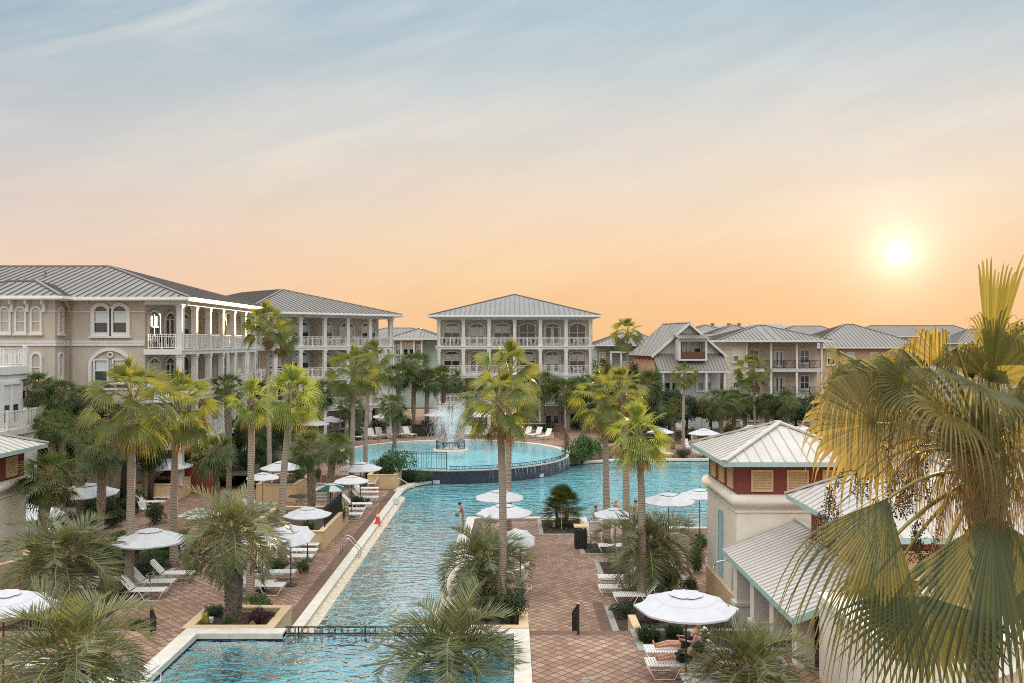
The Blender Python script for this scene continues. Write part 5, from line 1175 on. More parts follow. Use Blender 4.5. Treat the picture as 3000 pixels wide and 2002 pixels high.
for i, (px, py, wp, hp, Y, kd, lb) in enumerate((
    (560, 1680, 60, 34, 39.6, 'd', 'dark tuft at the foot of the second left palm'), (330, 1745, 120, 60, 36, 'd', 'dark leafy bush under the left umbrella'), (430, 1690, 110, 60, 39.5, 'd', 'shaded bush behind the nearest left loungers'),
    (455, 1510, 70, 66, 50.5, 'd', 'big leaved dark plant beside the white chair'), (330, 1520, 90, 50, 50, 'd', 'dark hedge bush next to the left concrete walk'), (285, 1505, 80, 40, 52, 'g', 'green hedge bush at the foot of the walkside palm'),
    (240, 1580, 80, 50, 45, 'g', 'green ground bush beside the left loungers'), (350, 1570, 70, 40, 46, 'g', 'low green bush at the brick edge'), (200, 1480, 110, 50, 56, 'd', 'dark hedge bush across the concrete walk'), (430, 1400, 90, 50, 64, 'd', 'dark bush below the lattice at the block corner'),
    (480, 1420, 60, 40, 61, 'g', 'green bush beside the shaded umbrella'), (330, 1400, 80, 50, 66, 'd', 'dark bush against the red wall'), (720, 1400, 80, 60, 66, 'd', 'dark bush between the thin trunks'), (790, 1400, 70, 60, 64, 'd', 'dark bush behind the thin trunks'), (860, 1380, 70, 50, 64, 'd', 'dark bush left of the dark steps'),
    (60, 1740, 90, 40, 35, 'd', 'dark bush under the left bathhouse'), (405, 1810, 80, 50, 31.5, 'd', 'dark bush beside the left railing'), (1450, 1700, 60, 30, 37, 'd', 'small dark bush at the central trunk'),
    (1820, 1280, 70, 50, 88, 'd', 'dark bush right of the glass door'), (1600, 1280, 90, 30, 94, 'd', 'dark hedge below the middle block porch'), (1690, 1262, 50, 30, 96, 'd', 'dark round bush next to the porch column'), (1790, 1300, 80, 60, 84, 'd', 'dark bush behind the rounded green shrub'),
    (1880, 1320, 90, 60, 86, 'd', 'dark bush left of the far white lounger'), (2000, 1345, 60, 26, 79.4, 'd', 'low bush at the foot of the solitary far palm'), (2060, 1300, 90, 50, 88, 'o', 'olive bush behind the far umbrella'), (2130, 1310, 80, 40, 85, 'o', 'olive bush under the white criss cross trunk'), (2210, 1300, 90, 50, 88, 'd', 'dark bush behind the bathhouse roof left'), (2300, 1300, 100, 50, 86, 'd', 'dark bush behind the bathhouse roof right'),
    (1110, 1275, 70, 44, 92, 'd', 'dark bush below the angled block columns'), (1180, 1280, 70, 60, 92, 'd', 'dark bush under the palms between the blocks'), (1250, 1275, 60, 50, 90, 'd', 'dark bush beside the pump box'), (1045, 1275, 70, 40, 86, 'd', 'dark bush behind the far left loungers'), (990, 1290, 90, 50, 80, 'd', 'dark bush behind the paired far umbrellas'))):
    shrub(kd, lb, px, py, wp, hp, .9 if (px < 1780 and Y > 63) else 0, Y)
def scatter(n, x0, x1, y0, y1, zb, label, kinds, sz, group):
    for i in range(n):
        x, y = rv(x0, x1), rv(y0, y1); px = 1500 + x * F / y; py = 1001 + (CAMZ - zb) * F / y
        shrub(kinds[rnd.randrange(len(kinds))], label, px, py, rv(*sz) * F / y, rv(*sz) * .8 * F / y, zb, y, group)
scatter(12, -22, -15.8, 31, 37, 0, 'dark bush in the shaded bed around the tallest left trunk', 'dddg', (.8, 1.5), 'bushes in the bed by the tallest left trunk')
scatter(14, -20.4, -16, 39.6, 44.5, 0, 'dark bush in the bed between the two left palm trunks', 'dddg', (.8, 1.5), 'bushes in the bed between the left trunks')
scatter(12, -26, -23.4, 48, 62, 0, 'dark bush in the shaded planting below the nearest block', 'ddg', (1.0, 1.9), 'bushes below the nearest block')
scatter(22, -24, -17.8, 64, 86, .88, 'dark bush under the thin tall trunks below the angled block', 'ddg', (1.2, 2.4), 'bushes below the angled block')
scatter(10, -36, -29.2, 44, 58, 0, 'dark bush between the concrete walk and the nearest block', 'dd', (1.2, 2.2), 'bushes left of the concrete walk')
scatter(14, 12, 36, 91, 99, 0, 'dark bush along the dark fence below the right houses', 'ddo', (1.2, 2.4), 'bushes along the far right fence')
def bush_tree(label, px, py_top, wpx, Y, zb=0.0, kind='o'):
    top = D(px, py_top, Y).z; w_ = wpx * Y / F; t = thing('tree', label, 'tree', ((px - 1500) * Y / F, Y, zb)); h = top - zb
    mb = MB(); mb.tube([(0, 0, -.1), (.1, 0, h * .4), (.05, .1, h * .7)], [.2, .15, .08], 7)
    for i in range(5): a = GA * i; mb.tube([(.08, 0, h * .45), (cos(a) * w_ * .22, sin(a) * w_ * .22, h * .72)], [.09, .04], 5)
    mb.build('trunk', 'bark', t)
    f = link('crown', SHM[kind][rnd.randrange(2)], t, (0, 0, h * .30), rv(0, 6)); f.scale = (w_ / 1.9, w_ / 1.9, h * .7 / 1.15)
    f = link('crown', SHM[kind][rnd.randrange(2)], t, (0, 0, h * .36), rv(0, 6)); f.scale = (w_ / 2.2, w_ / 2.2, h * .6 / 1.15)
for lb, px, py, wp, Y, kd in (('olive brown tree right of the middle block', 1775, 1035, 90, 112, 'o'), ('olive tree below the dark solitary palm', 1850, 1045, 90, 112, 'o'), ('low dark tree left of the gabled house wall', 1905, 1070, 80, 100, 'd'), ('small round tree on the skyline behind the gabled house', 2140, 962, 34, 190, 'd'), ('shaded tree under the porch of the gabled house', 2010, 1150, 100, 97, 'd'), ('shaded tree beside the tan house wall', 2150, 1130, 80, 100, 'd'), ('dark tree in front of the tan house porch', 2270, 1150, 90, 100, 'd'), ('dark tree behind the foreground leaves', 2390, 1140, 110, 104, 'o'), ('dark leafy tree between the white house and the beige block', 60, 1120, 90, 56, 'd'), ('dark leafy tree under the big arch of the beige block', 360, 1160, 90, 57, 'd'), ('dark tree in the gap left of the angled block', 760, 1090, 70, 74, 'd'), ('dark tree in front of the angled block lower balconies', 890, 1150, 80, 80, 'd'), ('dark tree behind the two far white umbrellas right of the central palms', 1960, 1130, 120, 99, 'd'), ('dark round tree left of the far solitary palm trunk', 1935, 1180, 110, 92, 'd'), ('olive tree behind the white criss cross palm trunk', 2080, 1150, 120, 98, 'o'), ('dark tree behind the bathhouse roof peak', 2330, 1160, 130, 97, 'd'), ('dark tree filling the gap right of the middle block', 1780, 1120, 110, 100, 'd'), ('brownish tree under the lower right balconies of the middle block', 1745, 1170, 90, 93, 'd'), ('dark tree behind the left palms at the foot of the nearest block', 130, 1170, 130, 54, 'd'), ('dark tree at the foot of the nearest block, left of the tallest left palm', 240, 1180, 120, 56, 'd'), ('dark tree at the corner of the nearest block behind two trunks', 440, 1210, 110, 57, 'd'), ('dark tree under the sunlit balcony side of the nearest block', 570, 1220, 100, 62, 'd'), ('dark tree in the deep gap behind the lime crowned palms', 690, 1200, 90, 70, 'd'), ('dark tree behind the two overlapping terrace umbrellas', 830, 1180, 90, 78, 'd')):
    bush_tree(lb, px, py, wp, Y, 0, kd)
# far tree belt along the horizon
mb = MB()
for i in range(900):
    x = rv(-420, 520); y = rv(300, 380); h = rv(5, 9.5); 
    for j in range(4):
        c = Vector((x + rv(-3, 3), y + rv(-3, 3), h * rv(.4, .9))); a = rv(0, 6.28); s_ = rv(2, 4)
        mb.poly([c + Vector((cos(a) * s_, sin(a) * s_, -s_ * .5)), c + Vector((-cos(a) * s_, -sin(a) * s_, -s_ * .5)), c + Vector((-cos(a) * s_ * .6, -sin(a) * s_ * .6, s_ * .6)), c + Vector((cos(a) * s_ * .5, sin(a) * s_ * .5, s_ * .5))])
struct(mb.build('distant_woods', 'shrub_o'), 'stuff')
mb = MB()
for i in range(5200):
    b_ = BEDS[rnd.randrange(len(BEDS))]; x = rv(b_[0], b_[2]); y = rv(b_[1], b_[3]); s_ = rv(.04, .1)
    if rnd.random() < .5: x = rv(-26, -22.4); y = rv(34, 62); s_ *= 1.6
    a = rv(0, 6.28); c = Vector((x, y, rv(.03, .18))); mb.poly([c + Vector((cos(a) * s_, sin(a) * s_, .0)), c + Vector((-sin(a) * s_ * .5, cos(a) * s_ * .5, s_ * .5)), c + Vector((-cos(a) * s_, -sin(a) * s_, .02)), c + Vector((sin(a) * s_ * .5, -cos(a) * s_ * .5, s_ * .3))])
struct(mb.build('ground_cover', 'shrub_d'), 'stuff')
# ================================================================== umbrellas
def canopy(mat_pattern):
    """unit radius, eight panels, two tiers; rim at z=0"""
    def mk():
        mb = MB(); n = 8; sub = 4
        rows = [(.22, .245), (.40, .205), (.58, .150), (.60, .133), (.80, .068), (1.0, 0.0)]
        for k_ in range(n):
            for q in range(sub):
                mi = (k_ % 2) if mat_pattern == 2 else 0
                def pt(r, zz, u):
                    a0 = 2 * pi * k_ / n; a1 = a0 + 2 * pi / n; p = Vector((cos(a0), sin(a0), 0)) * r * (1 - u) + Vector((cos(a1), sin(a1), 0)) * r * u
                    s_ = 4 * u * (1 - u); return Vector((p.x * (1 - .03 * s_ * r), p.y * (1 - .03 * s_ * r), zz - .035 * s_ * r - (.0 if r < 1 else 0)))
                for i in range(len(rows) - 1):
                    (r0, z0), (r1, z1) = rows[i], rows[i + 1]; u0, u1 = q / sub, (q + 1) / sub
                    mb.poly([pt(r1, z1, u0), pt(r1, z1, u1), pt(r0, z0, u1), pt(r0, z0, u0)], mi)
                u0, u1 = q / sub, (q + 1) / sub; a, b = pt(1, 0, u0), pt(1, 0, u1)
                mb.poly([a + Vector((0, 0, -.035)), b + Vector((0, 0, -.035)), b, a], mi)
        for k_ in range(n):
            a = 2 * pi * k_ / n; d = Vector((cos(a), sin(a), 0)); mb.bar(d * .04 + Vector((0, 0, .29)), d * .98 + Vector((0, 0, -.02)), .012, .016, 2)
        return mb.mesh('canopy', ['fabric', 'greenfab', 'pole'])
    return cached(('canopy', mat_pattern), mk)
def vent_mesh():
    def mk():
        mb = MB(); n = 8; sub = 4
        for k_ in range(n):
            for q in range(sub):
                def pt(r, zz, u):
                    a = 2 * pi * (k_ + u) / n; s_ = 4 * u * (1 - u); return Vector((cos(a) * r * (1 - .05 * s_), sin(a) * r * (1 - .05 * s_), zz + (.018 * (1 - s_) if r > .2 else 0)))
                u0, u1 = q / sub, (q + 1) / sub
                mb.poly([pt(.33, .232, u0), pt(.33, .232, u1), pt(.16, .285, u1), pt(.16, .285, u0)]); mb.poly([pt(.16, .285, u0), pt(.16, .285, u1), pt(.01, .322, u1), pt(.01, .322, u0)])
        mb.lathe([(.0, .32), (.014, .32), (.022, .35), (.012, .39), (0, .405)], 8, mi=1)
        return mb.mesh('vent', ['fabric', 'pole'])
    return cached('vent', mk)
def umbrella(label, cx, ry, wpx, gz=0.0, kind=1, tilt=0.0, rim=2.15, white_pole=False, Dm=None):
    d = (CAMZ - gz - rim) * F / (ry - 1001.0); R_ = wpx * d / F / 2 / .97; p = Vector(((cx - 1500) * d / F, d, gz))
    t = thing('patio_umbrella', label, 'umbrella', p, rv(0, .78), 'canvas umbrellas round the pools')
    c = link('canopy', canopy(kind), t, (0, 0, rim), (tilt, 0, 0)); c.scale = (R_, R_, R_); link('vent', vent_mesh(), c)
    mb = MB(); mb.tube([(0, 0, 0), (0, 0, rim + .3 * R_)], .024, 6); mb.build('pole', 'pole', t)
    mb = MB(); mb.lathe([(.0, .0), (.26, .0), (.26, .05), (.06, .09), (.04, .3), (.0, .3)], 12); mb.build('base', 'pole', t)
    return t
for a in (
    ('white umbrella furthest left, half hidden by the left bathhouse', 85, 1507, 190, .0),
    ('wide white umbrella over the left concrete walk, partly behind yellow palm leaves', 252, 1444, 182, .0),
    ('white umbrella crossed by the tallest left palm trunk', 439, 1581, 209, .0),
    ('white umbrella half behind the second left trunk, above a low tan wall', 488, 1366, 145, .0),
    ('white umbrella hidden among the pindo leaves behind the couple on loungers', 585, 1508, 120, .0),
    ('white umbrella behind the bright slim trunk, dark table beneath', 770, 1582, 150, .0),
    ('white umbrella leaning over the small glass table', 852, 1568, 138, .0, 1, .28),
    ('white umbrella standing over the long tan planter, front and centre of the left deck', 901, 1507, 138, .3),
    ('white umbrella just right of the green and white one', 1029, 1410, 104, .0),
    ('white umbrella in front of the big green shrub', 1056, 1373, 125, .0),
    ('green and white panelled umbrella by the dark steps', 968, 1432, 98, .0, 2),
    ('white umbrella behind two thin trunks, left of the patterned palm', 825, 1370, 121, .0),
    ('small white umbrella between the two lime crowned trunks', 770, 1400, 98, .0),
    ('right one of two overlapping white umbrellas on the terrace below the angled block', 968, 1233, 80, .9),
    ('left one of two overlapping white umbrellas on the terrace below the angled block', 918, 1242, 92, .9),
    ('white umbrella over the far left loungers, right of a leaning trunk', 1131, 1221, 80, .9),
    ('white umbrella left of the fountain spray', 1280, 1216, 78, .9),
    ('white umbrella just right of the fountain spray', 1402, 1218, 78, .9),
    ('white umbrella mostly hidden behind the central palm crown', 1482, 1216, 76, .9),
    ('upper one of the two big white umbrellas behind the central trunks', 1464, 1458, 146, .0),
    ('lower one of the two big white umbrellas behind the central trunks', 1478, 1502, 164, .0),
    ('tilted white umbrella on the peninsula beside the small pindo palm', 1524, 1578, 92, .0, 1, .5),
    ('white umbrella in front of the swimmers', 1802, 1508, 128, .0),
    ('large white umbrella over the water glitter left of the bathhouse', 1959, 1468, 154, .0),
    ('white umbrella touching the bathhouse wall', 2050, 1452, 128, .0),
    ('small far white umbrella behind the low fan palm crown', 1933, 1216, 62, .0),
    ('far white umbrella above the blue cart, below the gabled house', 2056, 1217, 76, .0),
    ('white umbrella at the far pool edge, partly behind fan palm leaves', 1935, 1266, 78, .0),
    ('white umbrella over the far pool loungers right of the solitary palm', 2062, 1270, 91, .0),
    ('far green and white umbrella behind the bathhouse roof peak', 2198, 1256, 64, .0, 2),
    ('small white umbrella behind the bathhouse roof, next to the green one', 2238, 1252, 60, .0),
    ('tiny white umbrella near the foreground palm, above the roof', 2334, 1214, 52, .0),
    ('white umbrella peeking over the bathhouse roof by the palm leaves', 2350, 1256, 58, .0),
    ('nearest white umbrella with two tiers, above the sunbathers in black', 2010, 1777, 294, 1.3),
    ('big white umbrella cut off by the left edge near the bottom', 10, 1775, 285, 1.3)): umbrella(*a)
# ================================================================== loungers and chairs
def hoop(x0, x1, y, top, bot, inset):
    return [(x0, y, top), (x0 + inset, y, bot + .015), (x1 - inset, y, bot + .015), (x1, y, top)]
def lounger_meshes(ang):
    def mk():
        zs = .37; L = 1.95; xb = .66; hb = .74; ca, sa = cos(ang), sin(ang); Wd = .31
        fm = MB()
        for s_ in (-Wd, Wd): fm.tube([(0.02, s_, zs - .04), (xb, s_, zs), (L, s_, zs)], .014, 5)
        fm.tube([(L, -Wd, zs), (L, Wd, zs)], .014, 5); fm.tube([(.02, -Wd, zs - .04), (.02, Wd, zs - .04)], .014, 5)
        fm.tube([(.30, -Wd, zs - .02), (xb - hb * ca * .55, -Wd, zs + hb * sa * .55)], .01, 4); fm.tube([(.30, Wd, zs - .02), (xb - hb * ca * .55, Wd, zs + hb * sa * .55)], .01, 4)
        st = MB(); n = 17
        for i in range(n):
            x = xb + .05 + (L - xb - .1) * i / (n - 1); st.box(x - .028, -Wd - .012, zs + .006, x + .028, Wd + .012, zs + .02)
        bk = MB(); n = 10
        for i in range(n):
            u = .06 + (hb - .12) * i / (n - 1); a = Vector((xb - ca * (u - .028), 0, zs + .02 + sa * (u - .028))); b = Vector((xb - ca * (u + .028), 0, zs + .02 + sa * (u + .028)))
            bk.bar(a, b, 2 * Wd + .03, .014, up=(sa, 0, ca))
        bf = MB(); e = Vector((xb - ca * hb, 0, zs + sa * hb)); bf.tube([(xb, -Wd, zs), e + Vector((ca * .05, -Wd, -sa * .05)), e + Vector((0, -Wd + .06, 0)), e + Vector((0, Wd - .06, 0)), e + Vector((ca * .05, Wd, -sa * .05)), (xb, Wd, zs)], .014, 5)
        legs = []
        for s_ in (-Wd, Wd):
            for x0, x1 in ((.12, .86), (1.02, 1.95)):
                lg = MB(); lg.tube(hoop(x0, x1, s_, zs - .01, 0, .2), .014, 5); legs.append(lg.mesh('leg', 'white_metal'))
        return fm.mesh('frame', 'white_metal'), st.mesh('seat', 'strap'), bk.mesh('backrest', 'strap'), bf.mesh('backrest_frame', 'white_metal'), legs
    return cached(('lounger', round(ang, 2)), mk)
ANG = [radians(a) for a in (32, 48, 60)]
PROTO = []
for a in ANG:
    t = thing('sun_lounger', 'white strap sun lounger', 'sun lounger', (0, 0, 0), 0, 'white strap sun loungers')
    fm, st, bk, bf, lg = lounger_meshes(a)
    link('frame', fm, t); link('seat', st, t); o = link('backrest', bk, t); link('backrest_frame', bf, o)
    for l in lg: link('leg', l, t)
    PROTO.append([t, False])
def lounger(label, px, py, head, k_=1, gz=0.0, Y=None):
    """px,py: pixel of the foot end on the ground; head: heading of the foot end in degrees"""
    p = G(px, py, gz) if Y is None else Vector(((px - 1500) * Y / F, Y, gz)); a = radians(head); d = Vector((cos(a), sin(a), 0))
    pr = PROTO[k_]
    if not pr[1]: t = pr[0]; pr[1] = True
    else: t = dup(pr[0])
    t.location = p - d * 1.8; t.location.z = gz; t.rotation_euler = (0, 0, a); t['label'] = label
    return t
for a in (
    ('white lounger in the bed kerb, first beside the tallest left palm trunk, turned outward', 556, 1703, 4, 1), ('white lounger right of the tallest trunk, backrest raised, nearer than its neighbour', 500, 1728, 3, 1), ('white lounger nearest the camera in the left group, only its foot end past the trunk', 474, 1754, 2, 1),
    ('white lounger with a steep upright back in front of the bright slim trunk', 855, 1700, 0, 2), ('white lounger partly behind the slim lime palm trunk, left of the planter corner', 822, 1740, -2, 1), ('white lounger behind the slim trunk, its back just showing left of it', 790, 1732, -2, 1),
    ('white lounger nearest the pool by the flared trunk', 908, 1652, 0, 1), ('white lounger second in the row by the flared trunk', 920, 1634, 0, 1), ('white lounger against the tan planter wall by the glass table', 926, 1616, 0, 1),
    ('first of three loungers by the poolside beyond the tan planter', 1054, 1524, 0, 1), ('middle one of three loungers by the poolside beyond the tan planter', 1062, 1509, 0, 1), ('last of three loungers by the poolside beyond the tan planter', 1082, 1493, 0, 1),
    ('nearest of three far poolside loungers below the small umbrella', 1102, 1473, 0, 1), ('middle of three far poolside loungers below the small umbrella', 1103, 1458, 0, 1), ('furthest of three far poolside loungers below the small umbrella', 1102, 1446, 0, 1),
    ('upper terrace lounger nearest the patterned palm trunk', 862, 1466, 0, 2), ('upper terrace lounger in the middle by the patterned trunk', 862, 1455, 0, 2), ('upper terrace lounger furthest from the camera by the patterned trunk', 858, 1445, 0, 2),
    ('shaded lounger left of the front planter umbrella', 803, 1494, 0, 1), ('shaded lounger behind the lime trunk in the left deck', 790, 1505, 0, 1), ('white lounger seen by the round pool entry wall', 930, 1362, 0, 0, .9),
    ('white lounger in the shade left of the pindo crown, front of its pair', 585, 1428, 0, 1), ('white lounger in the shade left of the pindo crown, back of its pair', 590, 1415, 0, 1),
    ('white lounger under the second left trunk umbrella, furthest back', 527, 1459, 0, 1), ('white lounger between the two left trunks, middle of three', 494, 1473, 0, 1), ('white lounger between the two left trunks, nearest of three', 474, 1487, 0, 1),
    ('leftmost of four loungers behind the dark green pindo palm', 205, 1608, 0, 1), ('second from left of four loungers behind the dark green pindo palm', 228, 1595, 0, 1), ('third from left of four loungers behind the dark green pindo palm', 252, 1582, 0, 1), ('rightmost of four loungers behind the dark green pindo palm, dappled', 277, 1566, 0, 1),
    ('lounger on the peninsula seen from its back, left of the pindo trunk', 1362, 1722, -90, 2), ('lounger on the peninsula behind the central trunk, furthest of three', 1430, 1645, 180, 0), ('lounger on the peninsula behind the central trunk, middle of three', 1432, 1702, 180, 0), ('lounger on the peninsula with raised right back, nearest of three', 1430, 1742, 180, 1),
    ('lounger by the right bed, furthest of three beside the pindo palm', 1762, 1715, 180, 1), ('lounger by the right bed, middle of three beside the pindo palm', 1764, 1745, 180, 1), ('lounger by the right bed, nearest of three beside the trunk', 1808, 1769, 180, 1), ('lounger left of the pindo leaves, right of the dark bin', 1762, 1620, 180, 1),
    ('lounger facing the water, left of two behind the dark bin', 1750, 1568, 80, 2), ('lounger facing the water, right of two behind the dark bin', 1778, 1562, 80, 2),
    ('near lounger carrying the sunbather in black shorts', 1908, 1980, 180, 1, 1.3), ('near lounger carrying the sunbather with the white cap', 1904, 1940, 180, 1, 1.3), ('empty near lounger at the bottom edge under the pindo palm', 2015, 2030, 180, 1, 1.3), ('empty near lounger hidden behind pindo fronds at the bottom edge', 2110, 2040, 180, 1, 1.3),
    ('near white lounger under the bottom left pindo palm', 250, 2050, 200, 0, 1.3), ('near white lounger at the left edge of the frame bottom', 60, 1990, 200, 0, 1.3),
    ('lounger with the striped towel and the man in grey', 634, 1652, 0, 1), ('lounger with the woman raising her knee, behind the striped towel', 628, 1628, 0, 1)): lounger(*a)
for i, (px, py, hd, kk) in enumerate(((1052, 1292, -70, 2), (1072, 1288, -65, 2), (1100, 1289, -60, 2), (1124, 1286, -60, 2), (1156, 1285, -60, 2), (1178, 1283, -62, 2), (1212, 1284, -50, 2), (1322, 1282, -90, 2), (1368, 1282, -95, 2), (1414, 1283, -100, 2), (1438, 1284, -120, 2), (1500, 1282, -125, 2), (1524, 1284, -130, 2), (1556, 1285, -128, 2), (1580, 1290, -135, 2))):
    lounger(('first lounger from the left in the row facing the round pool', 'second lounger from the left facing the round pool', 'third lounger from the left facing the round pool', 'fourth lounger from the left facing the round pool', 'lounger behind the left pool handrail, fifth in the row', 'sixth lounger from the left, just left of the turned one', 'lounger turned inward at the left end of the fountain gap', 'lounger seen through the left side of the fountain spray', 'lounger seen right of the fountain spray, facing forward', 'lounger with a dark towel left of the central palm', 'lounger partly behind the skirt of the central palm', 'first lounger right of the central palm trunks', 'second lounger right of the central palm trunks', 'third lounger right of the central trunks, above the handrail', 'last lounger of the round pool row, next to the brown gate')[i], px, py, hd, kk, .9)
for i, (px, py, hd, kk, lb) in enumerate(((2022, 1322, -80, 2, 'far pool lounger just right of the solitary palm trunk'), (2052, 1340, -80, 2, 'far pool lounger nearest the roof edge'), (2046, 1312, -85, 2, 'far pool lounger in the middle under the umbrella'), (2072, 1310, -85, 2, 'far pool lounger half hidden by the bathhouse roof'), (1962, 1342, -70, 2, 'far pool lounger left of the solitary palm trunk'), (2014, 1262, -85, 2, 'far lounger up in the planting behind the solitary palm'), (1990, 1270, -100, 2, 'far lounger under the fan palm leaves, in shade'))): lounger(lb, px, py, hd, kk, 0)
def chair(label, px, py, head, gz=0.0):
    p = G(px, py, gz); t = thing('patio_chair', label, 'chair', p, radians(head), 'white patio chairs')
    for nm, fn in (('seat', lambda m_: [m_.box(-.24, -.24 + .08 * i, .41, .24, -.18 + .08 * i, .43) for i in range(6)]), ('backrest', lambda m_: [m_.bar((-.24 - .03 * i, -.24, .47 + .075 * i), (-.24 - .03 * i, .24, .47 + .075 * i), .02, .055) for i in range(6)])):
        mb = MB(); fn(mb); mb.build(nm, 'strap', t)
    for s_ in (-.25, .25):
        mb = MB(); mb.tube([(.26, s_, 0.012), (.24, s_, .62), (-.26, s_, .62)], .013, 5); mb.tube([(-.28, s_, 0.012), (-.24, s_, .42), (-.44, s_, .92)], .013, 5); mb.build('leg', 'white_metal', t)
    return t
chair('white patio chair at the brick edge between the two left trunks', 428, 1512, -30); chair('white chair next to the tan planter below the big shrub', 1088, 1434, 200); chair('white chair at the far pool edge behind fan palm trunks', 1850, 1352, 200)
def side_table(label, px, py, gz=0.0, r=.45, hgt=.66, m_='steel'):
    t = thing('side_table', label, 'table', G(px, py, gz)); mb = MB(); mb.lathe([(0, hgt - .02), (r, hgt - .02), (r, hgt), (0, hgt)], 18, sm=False); mb.build('table_top', m_, t)
    for i in range(3): a = i * 2.094; mb = MB(); mb.tube([(cos(a) * r * .75, sin(a) * r * .75, .01), (cos(a) * .1, sin(a) * .1, hgt * .5), (cos(a) * r * .7, sin(a) * r * .7, hgt - .02)], .013, 5); mb.build('leg', m_, t)
side_table('round glass table against the tan planter wall', 884, 1608); side_table('dark round table under the umbrella by the bright trunk', 770, 1618, 0, .5, .7, 'black'); side_table('dark table with chairs in front of the green umbrella', 873, 1486, 0, .6, .7, 'black')
side_table('small table between the peninsula umbrellas', 1440, 1560, 0, .4, .6, 'brown')
# ================================================================== fountain
ft = thing('fountain', 'round fountain with black iron guard and tall white spray in the round pool', 'fountain', (-5.4, 78.0, .86))
mb = MB(); mb.lathe([(1.56, -.3), (1.56, .08), (1.5, .13), (0, .13)], 40); mb.build('basin', 'coping', ft)
mb = MB(); n = 60
for i in range(n):
    a0, a1 = 2 * pi * i / n, 2 * pi * (i + 1) / n
    for zz, r_ in ((.22, .014), (.72, .014), (.82, .022)): mb.bar((1.26 * cos(a0), 1.26 * sin(a0), zz), (1.26 * cos(a1), 1.26 * sin(a1), zz), r_ * 2, r_ * 2)
    mb.box(1.26 * cos(a0) - .012, 1.26 * sin(a0) - .012, .13, 1.26 * cos(a0) + .012, 1.26 * sin(a0) + .012, .82)
    if i % 10 < 2:
        mb.bar((1.26 * cos(a0), 1.26 * sin(a0), .22), (1.26 * cos(a1), 1.26 * sin(a1), .72), .024, .024); mb.bar((1.26 * cos(a1), 1.26 * sin(a1), .22), (1.26 * cos(a0), 1.26 * sin(a0), .72), .024, .024)
mb.build('guard_rail', 'black', ft)
mb = MB()
for i in range(11000):
    jt = rnd.randrange(16); a = 2 * pi * jt / 16 + rv(-.10, .10); v = rv(7.0, 9.0); th = radians(rv(6.5, 15.0)); T = 2 * v * cos(th) / 9.81; s_ = T * rnd.random() ** 1.0; r = .12 + v * sin(th) * s_ * .62 + rv(-.05, .05) * (1 + 3 * s_); zz = .15 + v * cos(th) * s_ - 4.905 * s_ * s_
    if zz < .05: continue
    c = Vector((cos(a) * r, sin(a) * r, zz)); sp = v * cos(th) - 9.81 * s_; dr = Vector((cos(a) * .7, sin(a) * .7, sp)).normalized(); l = rv(.05, .15); q = rv(.005, .010)
    sd = dr.orthogonal().normalized() * q; s2 = dr.cross(sd)
    k_ = mb.add([c - dr * l, c + sd, c + s2, c - sd, c - s2, c + dr * l])
    for f3 in ((0, 2, 1), (0, 3, 2), (0, 4, 3), (0, 1, 4), (5, 1, 2), (5, 2, 3), (5, 3, 4), (5, 4, 1)): mb.face([k_ + x for x in f3])
mb.build('spray', 'spray', ft)
# ================================================================== railings
def ring_pts(c, u, v, r, n=12): return [c + u * (r * cos(2 * pi * i / n)) + v * (r * sin(2 * pi * i / n)) for i in range(n + 1)]
def ring_rail(label, pts, z0, z1, pitch, posts):
    t = thing('ring_railing', label, 'railing', (pts[0][0], pts[0][1], z0)); o = Vector(t.location); P_ = [Vector((x, y, 0)) for x, y in pts]; mb = MB(); zb, zt = 0.0, z1 - z0
    for a, b in zip(P_, P_[1:]):
        a = a - Vector((o.x, o.y, 0)); b = b - Vector((o.x, o.y, 0))
        mb.bar(a + Vector((0, 0, zt)), b + Vector((0, 0, zt)), .035, .035); mb.bar(a + Vector((0, 0, zb)), b + Vector((0, 0, zb)), .03, .03)
    mb.build('rail', 'black', t)
    # walk along
    L = [0]
    for a, b in zip(P_, P_[1:]): L.append(L[-1] + (b - a).length)
    def at(s_):
        for i in range(len(P_) - 1):
            if s_ <= L[i + 1] + 1e-6: q = (s_ - L[i]) / (L[i + 1] - L[i]); return P_[i].lerp(P_[i + 1], q) - Vector((o.x, o.y, 0)), (P_[i + 1] - P_[i]).normalized()
    n = int(L[-1] / pitch); hh = (zt - zb); up = Vector((0, 0, 1)); pb = MB(); rings = 0
    for i in range(n):
        c, d = at((i + .5) * pitch); mb = MB(); mb.tube(ring_pts(c + up * (hh / 2), d, up, hh * .42), .011, 4, 0, False)
        for q in (.22, .78): c2, d2 = at((i + q) * pitch); mb.box(c2.x - .010, c2.y - .010, zb, c2.x + .010, c2.y + .010, zt)
        mb.build('ring', 'black', t)
        if i % posts == 1: c3, d3 = at(i * pitch); pb = MB(); pb.box(c3.x - .022, c3.y - .022, -.14, c3.x + .022, c3.y + .022, zt + .01); pb.build('post', 'black', t)
ring_rail('low black railing with rings along the foreground pool overflow', [(-7.15, 27.98), (-2.62, 27.98)], 1.19, 1.40, .42, 5)
ring_rail('curved low black railing with rings on the lip of the round pool', arc(CX, CY, 9.62, 272, 352, 50), .93, 1.14, .44, 6)
